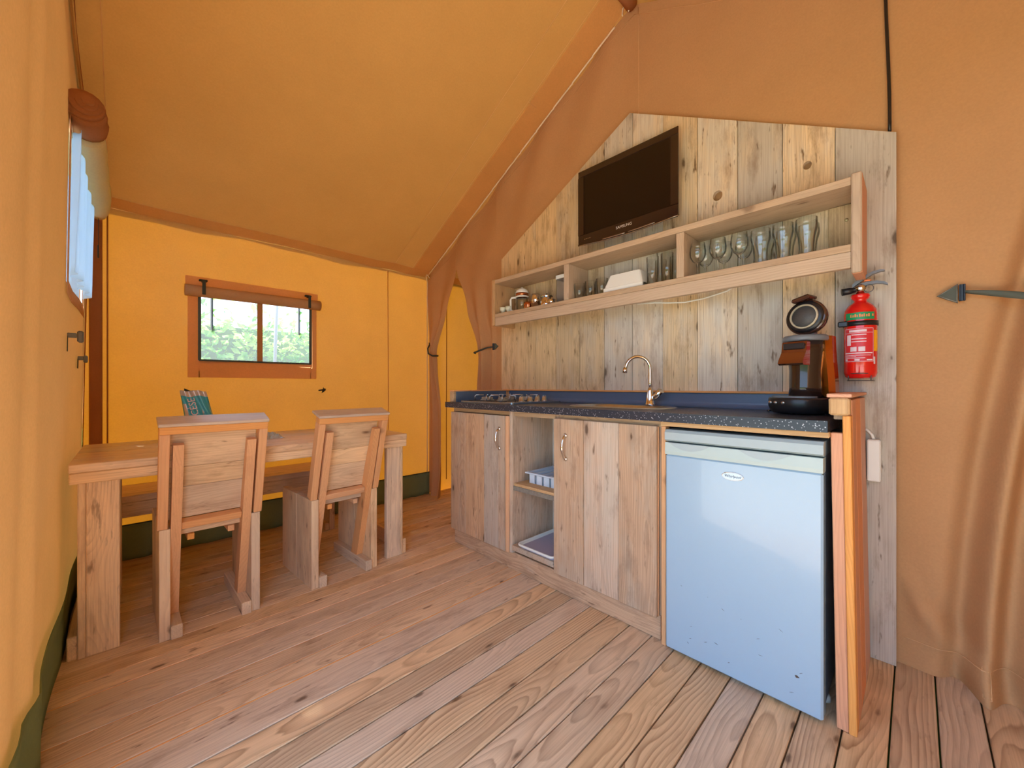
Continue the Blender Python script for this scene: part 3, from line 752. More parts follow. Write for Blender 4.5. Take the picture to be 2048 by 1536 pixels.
prof = [(1.995, CT), (1.955, CT + 0.0005)] + [(1.955 + 0.026 * math.sin(R(a)), CT + 0.026 - 0.026 * math.cos(R(a))) for a in (15, 30, 45, 60, 75, 90)] + [(1.981, 0.986), (1.995, 0.986)]
mb.prism(prof, 0.186, 2.066, lambda a, b, h: (a, h, b))
M['splash'] = plain('splash_laminate', lin(84, 102, 128), 0.3, vary=0.05)
build('upstand', mb, 'splash', wt)
part('upstand_cap', 'fresh', wt, box=(1.968, 1.995, 0.186, 2.12, 0.9865, 0.996))
part('end_upstand', 'shelf', wt, box=(1.495, 1.967, 2.080, 2.118, CT + 0.0005, 0.984), hv=0.6)
part('end_upstand_cap', 'fresh', wt, box=(1.492, 1.967, 2.070, 2.121, 0.9845, 0.993))
part('end_splash', 'splash', wt, box=(1.515, 1.954, 2.070, 2.0795, CT + 0.0005, 0.984), b=0.0005)

# ------------------------------------------------------------------ sink and tap
def rrect(x0, x1, y0, y1, r, n=6):
    out = []
    for cx_, cy_, a0 in ((x1 - r, y1 - r, 0), (x0 + r, y1 - r, 90), (x0 + r, y0 + r, 180), (x1 - r, y0 + r, 270)):
        for k in range(n + 1):
            a = R(a0 + 90 * k / n); out.append((cx_ + r * math.cos(a), cy_ + r * math.sin(a)))
    return out
mb = MB()
sk = thing('sink', (1.755, 1.02, CT), 'stainless steel inset sink bowl in the worktop', 'sink')
loops = []
for x0, x1, y0, y1, r, z in ((1.585, 1.925, 0.765, 1.285, 0.14, CT + 0.0006), (1.590, 1.920, 0.770, 1.280, 0.135, CT + 0.004), (1.615, 1.895, 0.795, 1.255, 0.115, CT + 0.005),
                             (1.630, 1.880, 0.806, 1.240, 0.105, CT + 0.001), (1.632, 1.878, 0.808, 1.238, 0.103, CT - 0.05), (1.645, 1.865, 0.82, 1.225, 0.09, CT - 0.14)):
    loops.append([mb.bm.verts.new((p[0], p[1], z)) for p in rrect(x0, x1, y0, y1, r, 8)])
for A, B in zip(loops, loops[1:]):
    for k in range(len(A)):
        k2 = (k + 1) % len(A); f = mb.bm.faces.new((A[k], A[k2], B[k2], B[k])); f.smooth = True
mb.bm.faces.new(loops[-1])
build('bowl', mb, 'steel', sk)
mb = MB(); mb.lathe([(0, 0.001), (0.028, 0.001), (0.034, 0.004), (0.030, 0.005), (0.022, 0.003), (0, 0.003)], (1.755, 1.02, CT - 0.14), 20); build('drain', mb, 'chrome', sk)

TX, TY = 1.905, 0.945
tap = thing('mixer_tap', (TX, TY, CT + 0.006), 'chrome gooseneck mixer tap with angled lever behind the sink', 'tap')
mb = MB(); mb.lathe([(0, 0), (0.026, 0), (0.026, 0.006), (0.022, 0.012), (0.019, 0.045), (0.013, 0.075), (0.010, 0.090), (0.0, 0.092)], (TX, TY, CT + 0.0055), 20); build('body', mb, 'chrome', tap)
mb = MB(); dx, dy = -0.080, 0.092; L = math.hypot(dx, dy)
pts = [(TX, TY, CT + 0.07), (TX, TY, CT + 0.12), (TX, TY, CT + 0.185)]
for a in range(15, 166, 15):
    rr = L / 2
    pts.append((TX + dx / L * (rr - rr * math.cos(R(a))), TY + dy / L * (rr - rr * math.cos(R(a))), CT + 0.190 + 0.064 * math.sin(R(a))))
pts.append((TX + dx * 1.02, TY + dy * 1.02, CT + 0.188))
mb.tube(pts, 0.0085, 12); sp = build('spout', mb, 'chrome', tap)
mb = MB(); mb.tube([(TX + dx * 1.02, TY + dy * 1.02, CT + 0.196), (TX + dx * 1.04, TY + dy * 1.04, CT + 0.170)], 0.012, 14); build('aerator', mb, 'chrome', sp)
mb = MB(); mb.tube([(TX + 0.004, TY - 0.008, CT + 0.035), (TX - 0.004, TY - 0.032, CT + 0.050), (TX - 0.010, TY - 0.062, CT + 0.080)], [0.010, 0.015, 0.017], 14); build('lever', mb, 'chrome', tap)

# ------------------------------------------------------------------ gas hob
HX0, HX1, HY0, HY1, HZ = 1.515, 1.950, 1.555, 2.040, CT
hob = thing('gas_hob', (1.73, 1.80, HZ), 'four-burner gas hob with a steel plate set in the worktop', 'hob')
mb = MB(); mb.prism(rrect(HX0, HX1, HY0, HY1, 0.02, 4), HZ + 0.001, HZ + 0.010, lambda a, b, h: (a, b, h)); build('plate', mb, 'blackglass', hob)
mb = MB(); mb.prism(rrect(HX0 + 0.04, HX1 - 0.03, HY0 + 0.13, HY1 - 0.03, 0.02, 4), HZ + 0.0102, HZ + 0.0125, lambda a, b, h: (a, b, h)); build('burner_deck', mb, 'black', hob)
for bx_, by_, br in ((1.63, 1.90, 0.036), (1.62, 1.745, 0.030), (1.83, 1.90, 0.030), (1.83, 1.745, 0.038)):
    mb = MB(); mb.lathe([(0, 0), (br + 0.008, 0), (br + 0.008, 0.006), (br, 0.008), (br, 0.019), (br - 0.006, 0.022), (0, 0.023)], (bx_, by_, HZ + 0.0125), 22); bo = build('burner', mb, 'galv', hob)
    for a in (45, 135, 225, 315):
        mb = MB(); ca, sa = math.cos(R(a)), math.sin(R(a))
        q = [(bx_ + ca * 0.078, by_ + sa * 0.078, HZ + 0.012), (bx_ + ca * 0.078, by_ + sa * 0.078, HZ + 0.040), (bx_ + ca * 0.070, by_ + sa * 0.070, HZ + 0.047), (bx_ + ca * 0.022, by_ + sa * 0.022, HZ + 0.047)]
        mb.tube(q, 0.0032, 6); build('pan_support', mb, 'steel', bo)
for i, x in enumerate((1.655, 1.730, 1.795, 1.860)):
    mb = MB(); mb.lathe([(0, 0), (0.019, 0), (0.019, 0.004), (0.015, 0.006), (0.014, 0.026), (0.011, 0.030), (0, 0.031)], (x, 1.620, HZ + 0.0102), 16); mb.box(x - 0.014, x + 0.014, 1.617, 1.623, HZ + 0.030, HZ + 0.046, 0.001)
    build('knob', mb, 'steel', hob)

# ------------------------------------------------------------------ fridge
fr = thing('fridge', (1.74, 0.432, 0.0), 'white under-counter fridge with a silver oval badge and scuffed door', 'fridge')
FY0, FY1 = 0.192, 0.675
part('cabinet_body', 'fridge_side', fr, box=(1.545, 1.985, FY0 + 0.004, FY1 - 0.004, 0.022, 0.806), b=0.004)
mb = MB(); mb.prism([(1.482, 0.814), (1.482, 0.842), (1.492, 0.852), (1.985, 0.852), (1.985, 0.807), (1.495, 0.807)], FY0 - 0.001, FY1 + 0.001, lambda a, b, h: (a, h, b)); build('top_lid', mb, 'fridge_top', fr)
mb = MB(); mb.box(1.485, 1.538, FY0, FY1, 0.012, 0.757, 0.006); dr = build('door', mb, 'white', fr)
mb = MB()
def bow(y): return 0.757 + 0.012 * (1 - ((y - (FY0 + FY1) / 2) / 0.24) ** 2) - 0.012
ys = frange(FY0, FY1, 20)
vv = [[mb.bm.verts.new((x, y, z)) for (x, z) in ((1.4835, 0.7575), (1.4815, 0.77), (1.484, 0.803), (1.538, 0.803), (1.538, 0.7575))] for y in ys]
for i in range(20):
    for k in range(5): mb.bm.faces.new((vv[i][k], vv[i + 1][k], vv[i + 1][(k + 1) % 5], vv[i][(k + 1) % 5]))
mb.bm.faces.new(vv[0]); mb.bm.faces.new(vv[-1])
hs = build('handle_strip', mb, 'handle_strip', fr)
for yc in (0.585, 0.345):
    mb = MB(); N_ = 14
    pts = [(yc - 0.075 + 0.15 * k / N_) for k in range(N_ + 1)]
    poly = [(p, 0.8035) for p in pts] + [(p, 0.8035 - 0.026 * (1 - ((p - yc) / 0.075) ** 2)) for p in pts[::-1]][1:-1]
    mb.prism(poly, 1.4805, 1.486, lambda a, b, h: (h, a, b)); build('grip', mb, 'fridge_top', hs)
badge_c = (1.4845, 0.438, 0.709)
mb = MB(); mb.prism([(0.033 * math.cos(R(a)), 0.0135 * math.sin(R(a))) for a in range(0, 360, 12)], 0, 0.002, lambda a, b, h: (badge_c[0] - h, badge_c[1] + a, badge_c[2] + b)); bd = build('badge', mb, 'badge', dr)
mb = MB(); mb.tube([(badge_c[0] - 0.0015, badge_c[1] + 0.033 * math.cos(R(a)), badge_c[2] + 0.0135 * math.sin(R(a))) for a in range(0, 360, 12)], 0.0012, 6, close=True); build('badge_rim', mb, 'chrome', dr)
def place_text(name, body, size, mat, parent, c, ex, ey, shear=0.0):
    mx = basis(ex, ey, Vector(c) - wloc(parent)); return text(name, body, size, mat, parent, mx, shear=shear)
place_text('badge_lettering', 'Whirlpool', 0.0125, 'badgeink', dr, (badge_c[0] - 0.0024, badge_c[1], badge_c[2]), (0, -1, 0), (0, 0, 1), 0.25)
rng = random.Random(5)
mb = MB()
for k in range(16):
    yy = rng.uniform(0.22, 0.62); zz = rng.uniform(0.06, 0.30); ll = rng.uniform(0.003, 0.014); an = rng.uniform(-0.6, 0.6); wd = rng.uniform(0.0003, 0.0008)
    mb.prism([(yy - ll * math.cos(an) / 2, zz - ll * math.sin(an) / 2), (yy, zz + wd), (yy + ll * math.cos(an) / 2, zz + ll * math.sin(an) / 2), (yy, zz - wd)], 1.4842, 1.4852, lambda a, b, h: (h, a, b))
mb.prism([(0.250, 0.116), (0.256, 0.121), (0.262, 0.119), (0.259, 0.113)], 1.4840, 1.4852, lambda a, b, h: (h, a, b))
build('scuff', mb, 'mark', dr)['kind'] = 'stuff'
for yy in (0.205, 0.655):
    mb = MB(); mb.lathe([(0, 0), (0.016, 0), (0.016, 0.012), (0.012, 0.020), (0, 0.020)], (1.62, yy, 0.001), 12); build('foot', mb, 'whiteplastic', fr)

# ------------------------------------------------------------------ wall shelf
SXF, SXB = 1.80, 1.9955
sh = thing('wall_shelf', (1.90, 1.09, 1.43), 'long wooden box shelf with two dividers fixed across the plank panel', 'shelf')
part('top_board', 'shelf', sh, box=(SXF, SXB, 0.156, 2.018, 1.722, 1.750))
part('bottom_board', 'shelf', sh, box=(SXF, SXB, 0.156, 2.018, 1.490, 1.516), hv=0.1)
part('front_rail', 'shelf', sh, box=(SXF + 0.001, SXF + 0.026, 0.156, 2.018, 1.433, 1.4895), hv=0.8)
part('end_board', 'shelf', sh, box=(SXF - 0.004, SXB, 2.0185, 2.046, 1.436, 1.752), axis=2)
part('end_board', 'cedar', sh, box=(SXF + 0.008, SXB, 0.127, 0.1555, 1.412, 1.760), axis=2, b=0.004, hv=0.5)  # orange side tone paints sunlight onto this board
part('end_board_unlit_front', 'shelf', sh, box=(SXF - 0.006, SXF + 0.0075, 0.1275, 0.1555, 1.413, 1.759), axis=2, b=0.004, hv=0.4)  # front of the same end board, left pale without the painted sunlight
part('divider', 'shelf', sh, box=(SXF + 0.002, SXB, 1.386, 1.422, 1.5165, 1.7215), axis=2)
part('divider', 'shelf', sh, box=(SXF + 0.002, SXB, 0.733, 0.768, 1.5165, 1.7215), axis=2)
bk = part('back_plate', 'panel', sh, box=(1.980, 1.9955, 0.157, 0.240, 1.518, 1.720), hv=0.0)
for z in (1.56, 1.66):
    mb = MB(); mb.lathe([(0.002, 0), (0.006, 0), (0.006, 0.003), (0.002, 0.003)], n=12, mat=basis((0, 1, 0), (0, 0, 1), (1.976, 0.185, z))); build('washer', mb, 'bolt', bk)
ZS = 1.5165

def tumbler(r0, r1, h, t=0.0016, base=0.006): return [(0, 0), (r0, 0), (r1, h), (r1 - t, h), (r0 - t, base), (0, base)]
WINE = [(0, 0), (0.031, 0), (0.031, 0.0015), (0.010, 0.004), (0.0045, 0.010), (0.0038, 0.040), (0.0055, 0.058), (0.022, 0.070), (0.033, 0.090), (0.035, 0.110), (0.030, 0.150),
        (0.0288, 0.150), (0.0335, 0.110), (0.0315, 0.091), (0.020, 0.072), (0, 0.063)]
BEER = [(0, 0), (0.026, 0), (0.027, 0.004), (0.024, 0.030), (0.028, 0.075), (0.036, 0.105), (0.035, 0.140), (0.0335, 0.140), (0.0345, 0.106), (0.0265, 0.076), (0.0225, 0.031), (0.020, 0.012), (0, 0.010)]
ORD = ['first', 'second', 'third', 'fourth', 'fifth', 'sixth', 'seventh', 'eighth']
def glasses(name, prof, spots, lab, cat, grp, mat='glass', n=20):
    base = None
    for i, (x, y) in enumerate(spots):
        if base is None:
            mb = MB(); mb.lathe(prof, (0, 0, 0), n); base = single(name, mb, mat, '', cat, grp); o = base
        else:
            o = base.copy(); col.objects.link(o)
        o.location = (x, y, ZS); o['label'] = lab(i)
row = lambda i: 'front' if i % 2 == 0 else 'back'
glasses('tumbler_glass', tumbler(0.027, 0.033, 0.088), [(1.850, 1.345), (1.93, 1.350), (1.850, 1.270), (1.93, 1.265), (1.850, 1.195), (1.93, 1.185)],
        lambda i: f'short clear tumbler, {ORD[i // 2]} from the left divider, {row(i)} row, beside the white box', 'glass', 'short tumblers on the shelf')
glasses('highball_glass', tumbler(0.026, 0.030, 0.138), [(1.850, 0.905), (1.93, 0.900), (1.850, 0.832), (1.93, 0.825)],
        lambda i: f'tall straight clear glass, {ORD[i // 2]} right of the white box, {row(i)} row', 'glass', 'tall glasses on the shelf')
glasses('wine_glass', WINE, [(1.850, 0.690), (1.93, 0.685), (1.850, 0.605), (1.93, 0.605), (1.850, 0.520), (1.93, 0.525)],
        lambda i: f'stemmed wine glass, {ORD[i // 2]} right of the right divider, {row(i)} row', 'wine glass', 'wine glasses on the shelf', n=24)
glasses('beer_glass', BEER, [(1.850, 0.442), (1.93, 0.445), (1.850, 0.365), (1.93, 0.370), (1.850, 0.290), (1.93, 0.295)],
        lambda i: f'flared stemless beer glass, {ORD[i // 2]} right of the wine glasses, {row(i)} row', 'glass', 'beer glasses on the shelf', n=24)
EGG = [(0, 0), (0.017, 0), (0.018, 0.003), (0.010, 0.012), (0.021, 0.028), (0.023, 0.046), (0.021, 0.046), (0.018, 0.030), (0, 0.020)]
glasses('egg_cup', EGG, [(1.850, 1.990), (1.853, 1.938)], lambda i: ['cream ceramic egg cup at the left end of the shelf', 'cream ceramic egg cup next to the coffee press'][i], 'egg cup', 'egg cups on the shelf', 'eggcup')
# french press
fp = thing('coffee_press', (1.88, 1.835, ZS), 'small glass coffee press with a white handle and lid', 'coffee press')
mb = MB(); mb.lathe(tumbler(0.038, 0.040, 0.105), (1.88, 1.835, ZS + 0.004), 22); build('jug', mb, 'glass', fp)
mb = MB(); mb.lathe([(0, 0), (0.039, 0), (0.039, 0.006), (0, 0.006)], (1.88, 1.835, ZS - 0.0), 22); build('foot_ring', mb, 'whiteplastic', fp)
mb = MB(); mb.lathe([(0.041, 0), (0.044, 0), (0.044, 0.010), (0.041, 0.010)], (1.88, 1.835, ZS + 0.092), 22); build('collar', mb, 'whiteplastic', fp)
mb = MB(); mb.lathe([(0.0415, 0), (0.043, 0), (0.043, 0.020), (0.0415, 0.020)], (1.88, 1.835, ZS + 0.1025), 22); build('lid_band', mb, 'copper', fp)
mb = MB(); mb.lathe([(0, 0), (0.043, 0), (0.043, 0.006), (0.036, 0.020), (0.020, 0.030), (0.006, 0.032), (0.006, 0.040), (0, 0.041)], (1.88, 1.835, ZS + 0.123), 22); build('lid', mb, 'whiteplastic', fp)
mb = MB(); mb.tube([(1.868, 1.874, ZS + 0.100), (1.862, 1.915, ZS + 0.103), (1.860, 1.925, ZS + 0.090), (1.860, 1.922, ZS + 0.020), (1.868, 1.900, ZS + 0.010), (1.872, 1.872, ZS + 0.012)], 0.0075, 8); build('handle', mb, 'whiteplastic', fp)
CUP = [(0, 0), (0.026, 0), (0.027, 0.003), (0.030, 0.030), (0.028, 0.050), (0.026, 0.050), (0.027, 0.030), (0.024, 0.004), (0, 0.004)]
mb = MB(); mb.lathe(CUP, (1.862, 1.762, ZS), 20); single('copper_cup', mb, 'copper', 'small copper coloured cup right of the coffee press', 'cup')
mb = MB(); mb.lathe([(0, 0), (0.030, 0), (0.030, 0.044), (0.032, 0.046), (0.028, 0.058), (0.030, 0.090), (0.0285, 0.090), (0.026, 0.060), (0, 0.05)], (1.862, 1.695, ZS), 20); single('milk_jug', mb, 'chrome', 'waisted polished steel milk jug on the shelf', 'jug')
sg = thing('sugar_pot', (1.868, 1.608, ZS), 'round polished steel sugar pot with a knobbed lid', 'pot')
mb = MB(); mb.lathe([(0, 0), (0.038, 0), (0.039, 0.004), (0.039, 0.060), (0, 0.060)], (1.868, 1.608, ZS), 24); build('body', mb, 'chrome', sg)
mb = MB(); mb.lathe([(0, 0), (0.0395, 0), (0.037, 0.006), (0.006, 0.010), (0.005, 0.022), (0.0, 0.023)], (1.868, 1.608, ZS + 0.0605), 24); build('lid', mb, 'chrome', sg)
mb = MB(); mb.tube([(1.86, 1.568, ZS + 0.048), (1.855, 1.552, ZS + 0.044), (1.855, 1.550, ZS + 0.024), (1.862, 1.568, ZS + 0.016)], 0.004, 8); build('handle', mb, 'chrome', sg)
mb = MB(); mb.lathe([(0, 0), (0.022, 0), (0.025, 0.030), (0.0235, 0.030), (0.020, 0.004), (0, 0.004)], (1.838, 1.545, ZS), 18); single('creamer_cup', mb, 'chrome', 'tiny polished steel cup in front of the tall storage jar', 'cup')
jr = thing('storage_jar', (1.93, 1.49, ZS), 'tall clear plastic storage jar with a white lid against the left divider', 'jar')
mb = MB(); mb.prism(rrect(1.882, 1.976, 1.435, 1.548, 0.015, 4), ZS + 0.0005, ZS + 0.160, lambda a, b, h: (a, b, h), smooth=True)
def smoky():
    t = NT('smoky_plastic')
    tr = t.n('BsdfTransparent', {'Color': (0.86, 0.84, 0.82, 1)}).outputs[0]
    p = t.n('BsdfPrincipled', {'Base Color': lin(190, 182, 174), 'Roughness': 0.15}).outputs[0]
    return t.end(t.n('MixShader', {0: 0.32, 1: tr, 2: p}).outputs[0])
M['smoky'] = smoky()
build('body', mb, 'smoky', jr)
mb = MB(); mb.prism(rrect(1.878, 1.980, 1.431, 1.552, 0.016, 4), ZS + 0.1605, ZS + 0.182, lambda a, b, h: (a, b, h)); mb.box(1.895, 1.96, 1.432, 1.452, ZS + 0.182, ZS + 0.192, 0.002); build('lid', mb, 'whiteplastic', jr)
# white plastic box lying bottom up with cutlery under its rim
bxo = thing('plastic_box', (1.89, 1.055, ZS), 'white plastic box turned upside down between tumblers and tall glasses', 'box')
mb = MB()
lo = rrect(1.820, 1.970, 0.945, 1.165, 0.012, 3); hi = rrect(1.838, 1.955, 0.968, 1.142, 0.012, 3)
A = [mb.bm.verts.new((p[0], p[1], ZS + 0.024)) for p in lo]; B = [mb.bm.verts.new((p[0], p[1], ZS + 0.092)) for p in hi]
for k in range(len(A)): mb.bm.faces.new((A[k], A[(k + 1) % len(A)], B[(k + 1) % len(A)], B[k]))
mb.bm.faces.new(B); build('shell', mb, 'whiteplastic', bxo)
for (a, b, c_, d) in ((1.818, 1.830, 0.943, 1.167), (1.960, 1.972, 0.943, 1.167)): part('side_rim', 'whiteplastic', bxo, box=(a, b, c_, d, ZS + 0.0, ZS + 0.024))
for k, yy in enumerate((0.985, 1.035, 1.12)):
    mb = MB(); mb.lathe([(0, 0), (0.014, 0), (0.014, 0.018), (0, 0.018)], (1.85, yy, ZS), 12)
    single('bottle_cap', mb, 'steel' if k else 'brown', ['dark brown cap under the right side of the white box', 'grey metal cap under the middle of the white box', 'grey metal cap under the left side of the white box'][k], 'cap')
mb = MB(); mb.tube([(1.85, 0.985, 1.437), (1.86, 0.90, 1.432), (1.9, 0.84, 1.428), (1.93, 0.78, 1.426), (1.95, 0.70, 1.435), (1.96, 0.60, 1.455), (1.965, 0.55, 1.487)], 0.0035, 8)
single('white_cable', mb, 'whiteplastic', 'thin white cable hanging under the wall shelf', 'cable')

# ------------------------------------------------------------------ television
tv = thing('television', (1.95, 1.11, 1.85), 'dark flat television mounted on the plank panel above the shelf', 'television')
mb = MB(); mb.box(1.934, 1.972, 0.825, 1.400, 1.868, 2.292, 0.006); mb.box(1.97, 1.9955, 0.98, 1.24, 1.95, 2.20, 0.004); build('back_shell', mb, 'black', tv)
TX0 = 1.928
def tvframe(mb, o, i, x0, x1):
    (a0, a1, c0, c1), (b0, b1, d0, d1) = o, i
    mb.box(x0, x1, a0, a1, d1, c1, 0.003); mb.box(x0, x1, a0, a1, c0, d0, 0.003); mb.box(x0, x1, a0, b0, d0 + 0.0001, d1 - 0.0001, 0.0); mb.box(x0, x1, b1, a1, d0 + 0.0001, d1 - 0.0001, 0.0)
mb = MB(); tvframe(mb, (0.812, 1.412, 1.862, 2.300), (0.850, 1.372, 1.918, 2.262), TX0, 1.936); bz = build('bezel', mb, 'bezel', tv)
part('screen', 'screen', tv, box=(1.931, 1.935, 0.849, 1.373, 1.917, 2.263), b=0.0)
mb = MB()
mb.prism([(0.812 + 0.6 * k / 20, 1.862 - 0.016 * math.sin(math.pi * k / 20)) for k in range(21)] + [(1.412, 1.866), (0.812, 1.866)], TX0 - 0.001, 1.940, lambda a, b, h: (h, a, b)); build('chin', mb, 'bezel', bz)
mb = MB(); mb.tube([(TX0 + 0.001, 0.812 + 0.6 * k / 20, 1.860 - 0.016 * math.sin(math.pi * k / 20)) for k in range(21)], 0.003, 6); build('trim_line', mb, 'silver', bz)
for a, b in ((0.93, 1.08), (1.10, 1.24)):
    mb = MB(); mb.tube([(TX0 - 0.003, a + (b - a) * k / 8, 1.866 - 0.014 * math.sin(math.pi * (a + (b - a) * k / 8 - 0.812) / 0.6)) for k in range(9)], 0.0035, 6); build('light_strip', mb, 'silver', bz)
place_text('lettering', 'SAMSUNG', 0.021, 'tvink', bz, (TX0 - 0.0005, 1.108, 1.893), (0, -1, 0), (0, 0, 1))
mb = MB()
for k in range(4): mb.box(TX0 - 0.0006, TX0, 1.36 - 0.012 * k, 1.367 - 0.012 * k, 1.886, 1.890, 0.0)
build('corner_marks', mb, 'silver', bz)

# ------------------------------------------------------------------ fire extinguisher
EX, EY = 1.945, 0.1425
ex = thing('fire_extinguisher', (EX, EY, 1.045), 'red fire extinguisher strapped upright to the plank panel', 'fire extinguisher')
r = 0.0475
mb = MB(); mb.lathe([(0, 0), (0.034, 0), (0.043, 0.006), (r, 0.020), (r, 0.236), (0.0455, 0.252), (0.036, 0.270), (0.024, 0.280), (0.019, 0.284), (0.0185, 0.290), (0.025, 0.296), (0.028, 0.305), (0.0265, 0.311), (0.018, 0.312), (0, 0.312)], (EX, EY, 1.048), 32); cyl = build('cylinder', mb, 'red', ex)
mb = MB(); mb.lathe([(r - 0.001, 0), (r + 0.0008, 0.001), (r - 0.001, 0.002)], (EX, EY, 1.090), 32); build('weld_ring', mb, 'red', cyl)
def decal(name, mat, a0, a1, z0, z1, th=0.0008):
    mb = MB(); mb.cylpatch(EX, EY, r, a0, a1, z0, z1, th, 10); return build(name, mb, mat, cyl)
decal('green_band', 'green', 128, 236, 1.262, 1.288, 0.0009)
mb = MB()
for k in range(9):
    a = 150 + k * 7.5
    mb.cylpatch(EX, EY, r, a, a + (5.5 if k % 3 else 4), 1.271, 1.271 + (0.008 if k % 2 else 0.011), 0.0014, 2)
mb.cylpatch(EX, EY, r, 224, 231, 1.272, 1.281, 0.0014, 2)
build('band_marks', mb, 'orange', cyl)['kind'] = 'stuff'
decal('label_panel', 'lblred', 124, 232, 1.108, 1.232)
mb = MB()
def pline(a0, a1, z0, z1): mb.cylpatch(EX, EY, r, a0, a1, z0, z1, 0.0014, 8)
pline(126, 230, 1.2285, 1.230); pline(126, 230, 1.109, 1.1105); pline(126, 127.5, 1.109, 1.230); pline(228.5, 230, 1.109, 1.230); pline(126, 230, 1.213, 1.2145)
pline(145, 205, 1.217, 1.225)
for z in (1.205, 1.190, 1.180): pline(154, 204, z, z + 0.0035)
pline(136, 152, 1.168, 1.207); pline(150, 172, 1.146, 1.163); pline(178, 200, 1.146, 1.163)
pline(127, 226, 1.138, 1.142)
for z, e in ((1.131, 220), (1.126, 170), (1.121, 200)): pline(127, e, z, z + 0.002)
pline(165, 182, 1.112, 1.118); pline(128, 138, 1.112, 1.119); pline(205, 226, 1.113, 1.117)
build('label_print', mb, 'lblwhite', cyl)['kind'] = 'stuff'
decal('yellow_tag', 'yellow', 234, 258, 1.146, 1.222); decal('side_tag', 'lblwhite', 232, 240, 1.100, 1.126)
mb = MB(); mb.lathe([(r + 0.0005, 0), (r + 0.0028, 0), (r + 0.0028, 0.017), (r + 0.0005, 0.017)], (EX, EY, 1.240), 32); mb.box(EX - 0.052, EX - 0.040, EY + 0.030, EY + 0.060, 1.238, 1.259, 0.004)
st = build('strap', mb, 'black', ex)
mb = MB()
for z in (1.040, 1.066):
    mb.tube([(1.996, EY + 0.036, z)] + [(EX + 0.051 * math.cos(R(a)), EY + 0.051 * math.sin(R(a)) * 0.72, z) for a in range(100, 261, 16)] + [(1.996, EY - 0.036, z)], 0.0018, 6)
for s_ in (-1, 1): mb.tube([(EX - 0.030, EY + s_ * 0.031, 1.040), (EX - 0.030, EY + s_ * 0.031, 1.066)], 0.0018, 6)
build('wire_bracket', mb, 'darksteel', ex)
vl = MB(); vl.lathe([(0, 0), (0.013, 0), (0.013, 0.010), (0.019, 0.014), (0.020, 0.026), (0.012, 0.036), (0, 0.038)], (EX, EY, 1.3605), 20); v = build('valve', vl, 'chrome', ex)
mb = MB(); mb.tube([(EX - 0.004, EY + 0.014, 1.378), (EX - 0.010, EY + 0.030, 1.376), (EX - 0.016, EY + 0.052, 1.373)], [0.009, 0.0125, 0.013], 14); build('nozzle', mb, 'black', v)
def lever(name, pts, wd, mat):
    mb = MB()
    prev = None; V = []
    for (yy, zz, t) in pts: V.append([mb.bm.verts.new((EX + sx, yy, zz + sz)) for sx, sz in ((-wd, -t), (wd, -t), (wd, t), (-wd, t))])
    for A, B in zip(V, V[1:]):
        for k in range(4): mb.bm.faces.new((A[k], A[(k + 1) % 4], B[(k + 1) % 4], B[k]))
    mb.bm.faces.new(V[0]); mb.bm.faces.new(V[-1][::-1]); return build(name, mb, mat, ex)
lever('squeeze_lever', [(EY + 0.022, 1.392, 0.007), (EY + 0.012, 1.403, 0.008), (EY - 0.012, 1.420, 0.0065), (EY - 0.035, 1.433, 0.005), (EY - 0.055, 1.437, 0.0035), (EY - 0.066, 1.436, 0.002)], 0.009, 'greyplastic')
lever('carry_handle', [(EY + 0.004, 1.392, 0.006), (EY - 0.02, 1.397, 0.006), (EY - 0.045, 1.397, 0.005), (EY - 0.064, 1.392, 0.0045), (EY - 0.074, 1.385, 0.003)], 0.009, 'greyplastic')
mb = MB(); mb.box(EX - 0.006, EX + 0.006, EY - 0.030, EY - 0.010, 1.4045, 1.411, 0.002); build('safety_seal', mb, 'orange', ex)
mb = MB(); mb.tube([(EX - 0.010, EY - 0.024 + 0.013 * math.cos(R(a)), 1.377 + 0.014 * math.sin(R(a))) for a in range(0, 360, 24)], 0.0012, 6, close=True); build('pull_ring', mb, 'darksteel', ex)

# ------------------------------------------------------------------ coffee machine (local: -x is its front)
cm = thing('coffee_machine', (1.800, 0.292, CT + 0.0005), 'black and copper pod coffee machine with its lid open at the worktop end', 'coffee machine', rz=R(-14))
def lpart(name, mb, mat, parent=cm): return build(name, mb, mat, parent, local=True)
mb = MB()
loops = []
for sc_, z in ((0.86, 0.004), (0.95, 0.014), (1.0, 0.030), (1.0, 0.054), (0.97, 0.060)):
    loops.append([mb.bm.verts.new((p[0] * sc_, p[1] * sc_, z)) for p in rrect(-0.125, 0.115, -0.088, 0.088, 0.075, 8)])
for A, B in zip(loops, loops[1:]):
    for k in range(len(A)):
        k2 = (k + 1) % len(A); f = mb.bm.faces.new((A[k], A[k2], B[k2], B[k])); f.smooth = True
mb.bm.faces.new(loops[0][::-1]); mb.bm.faces.new(loops[-1])
base = lpart('base', mb, 'black')
mb = MB()
for a in frange(0, 360, 4)[:-1]:
    mb.tube([(0.07 * math.cos(R(a)) , 0.07 * math.sin(R(a)), 0.0), (0.07 * math.cos(R(a)), 0.07 * math.sin(R(a)), 0.004)], 0.006, 8)
build('foot', mb, 'black', base, local=True)
mb = MB(); mb.prism(rrect(-0.112, -0.02, -0.07, 0.07, 0.045, 6), 0.0602, 0.066, lambda a, b, h: (a, b, h)); lpart('drip_tray', mb, 'greyplastic', base)
for k, yy in enumerate((0.058, 0.036, 0.010)):
    mb = MB(); cxm = -0.1255 + (0.012 if k == 0 else (0.003 if k == 1 else 0.0)); mb.lathe([(0, 0), (0.0065, 0), (0.006, 0.002), (0, 0.0025)], n=14, mat=basis((0, -1, 0), (0, 0, 1), (cxm, yy, 0.042)) ); build('button', mb, 'silver', base, local=True)
mb = MB()
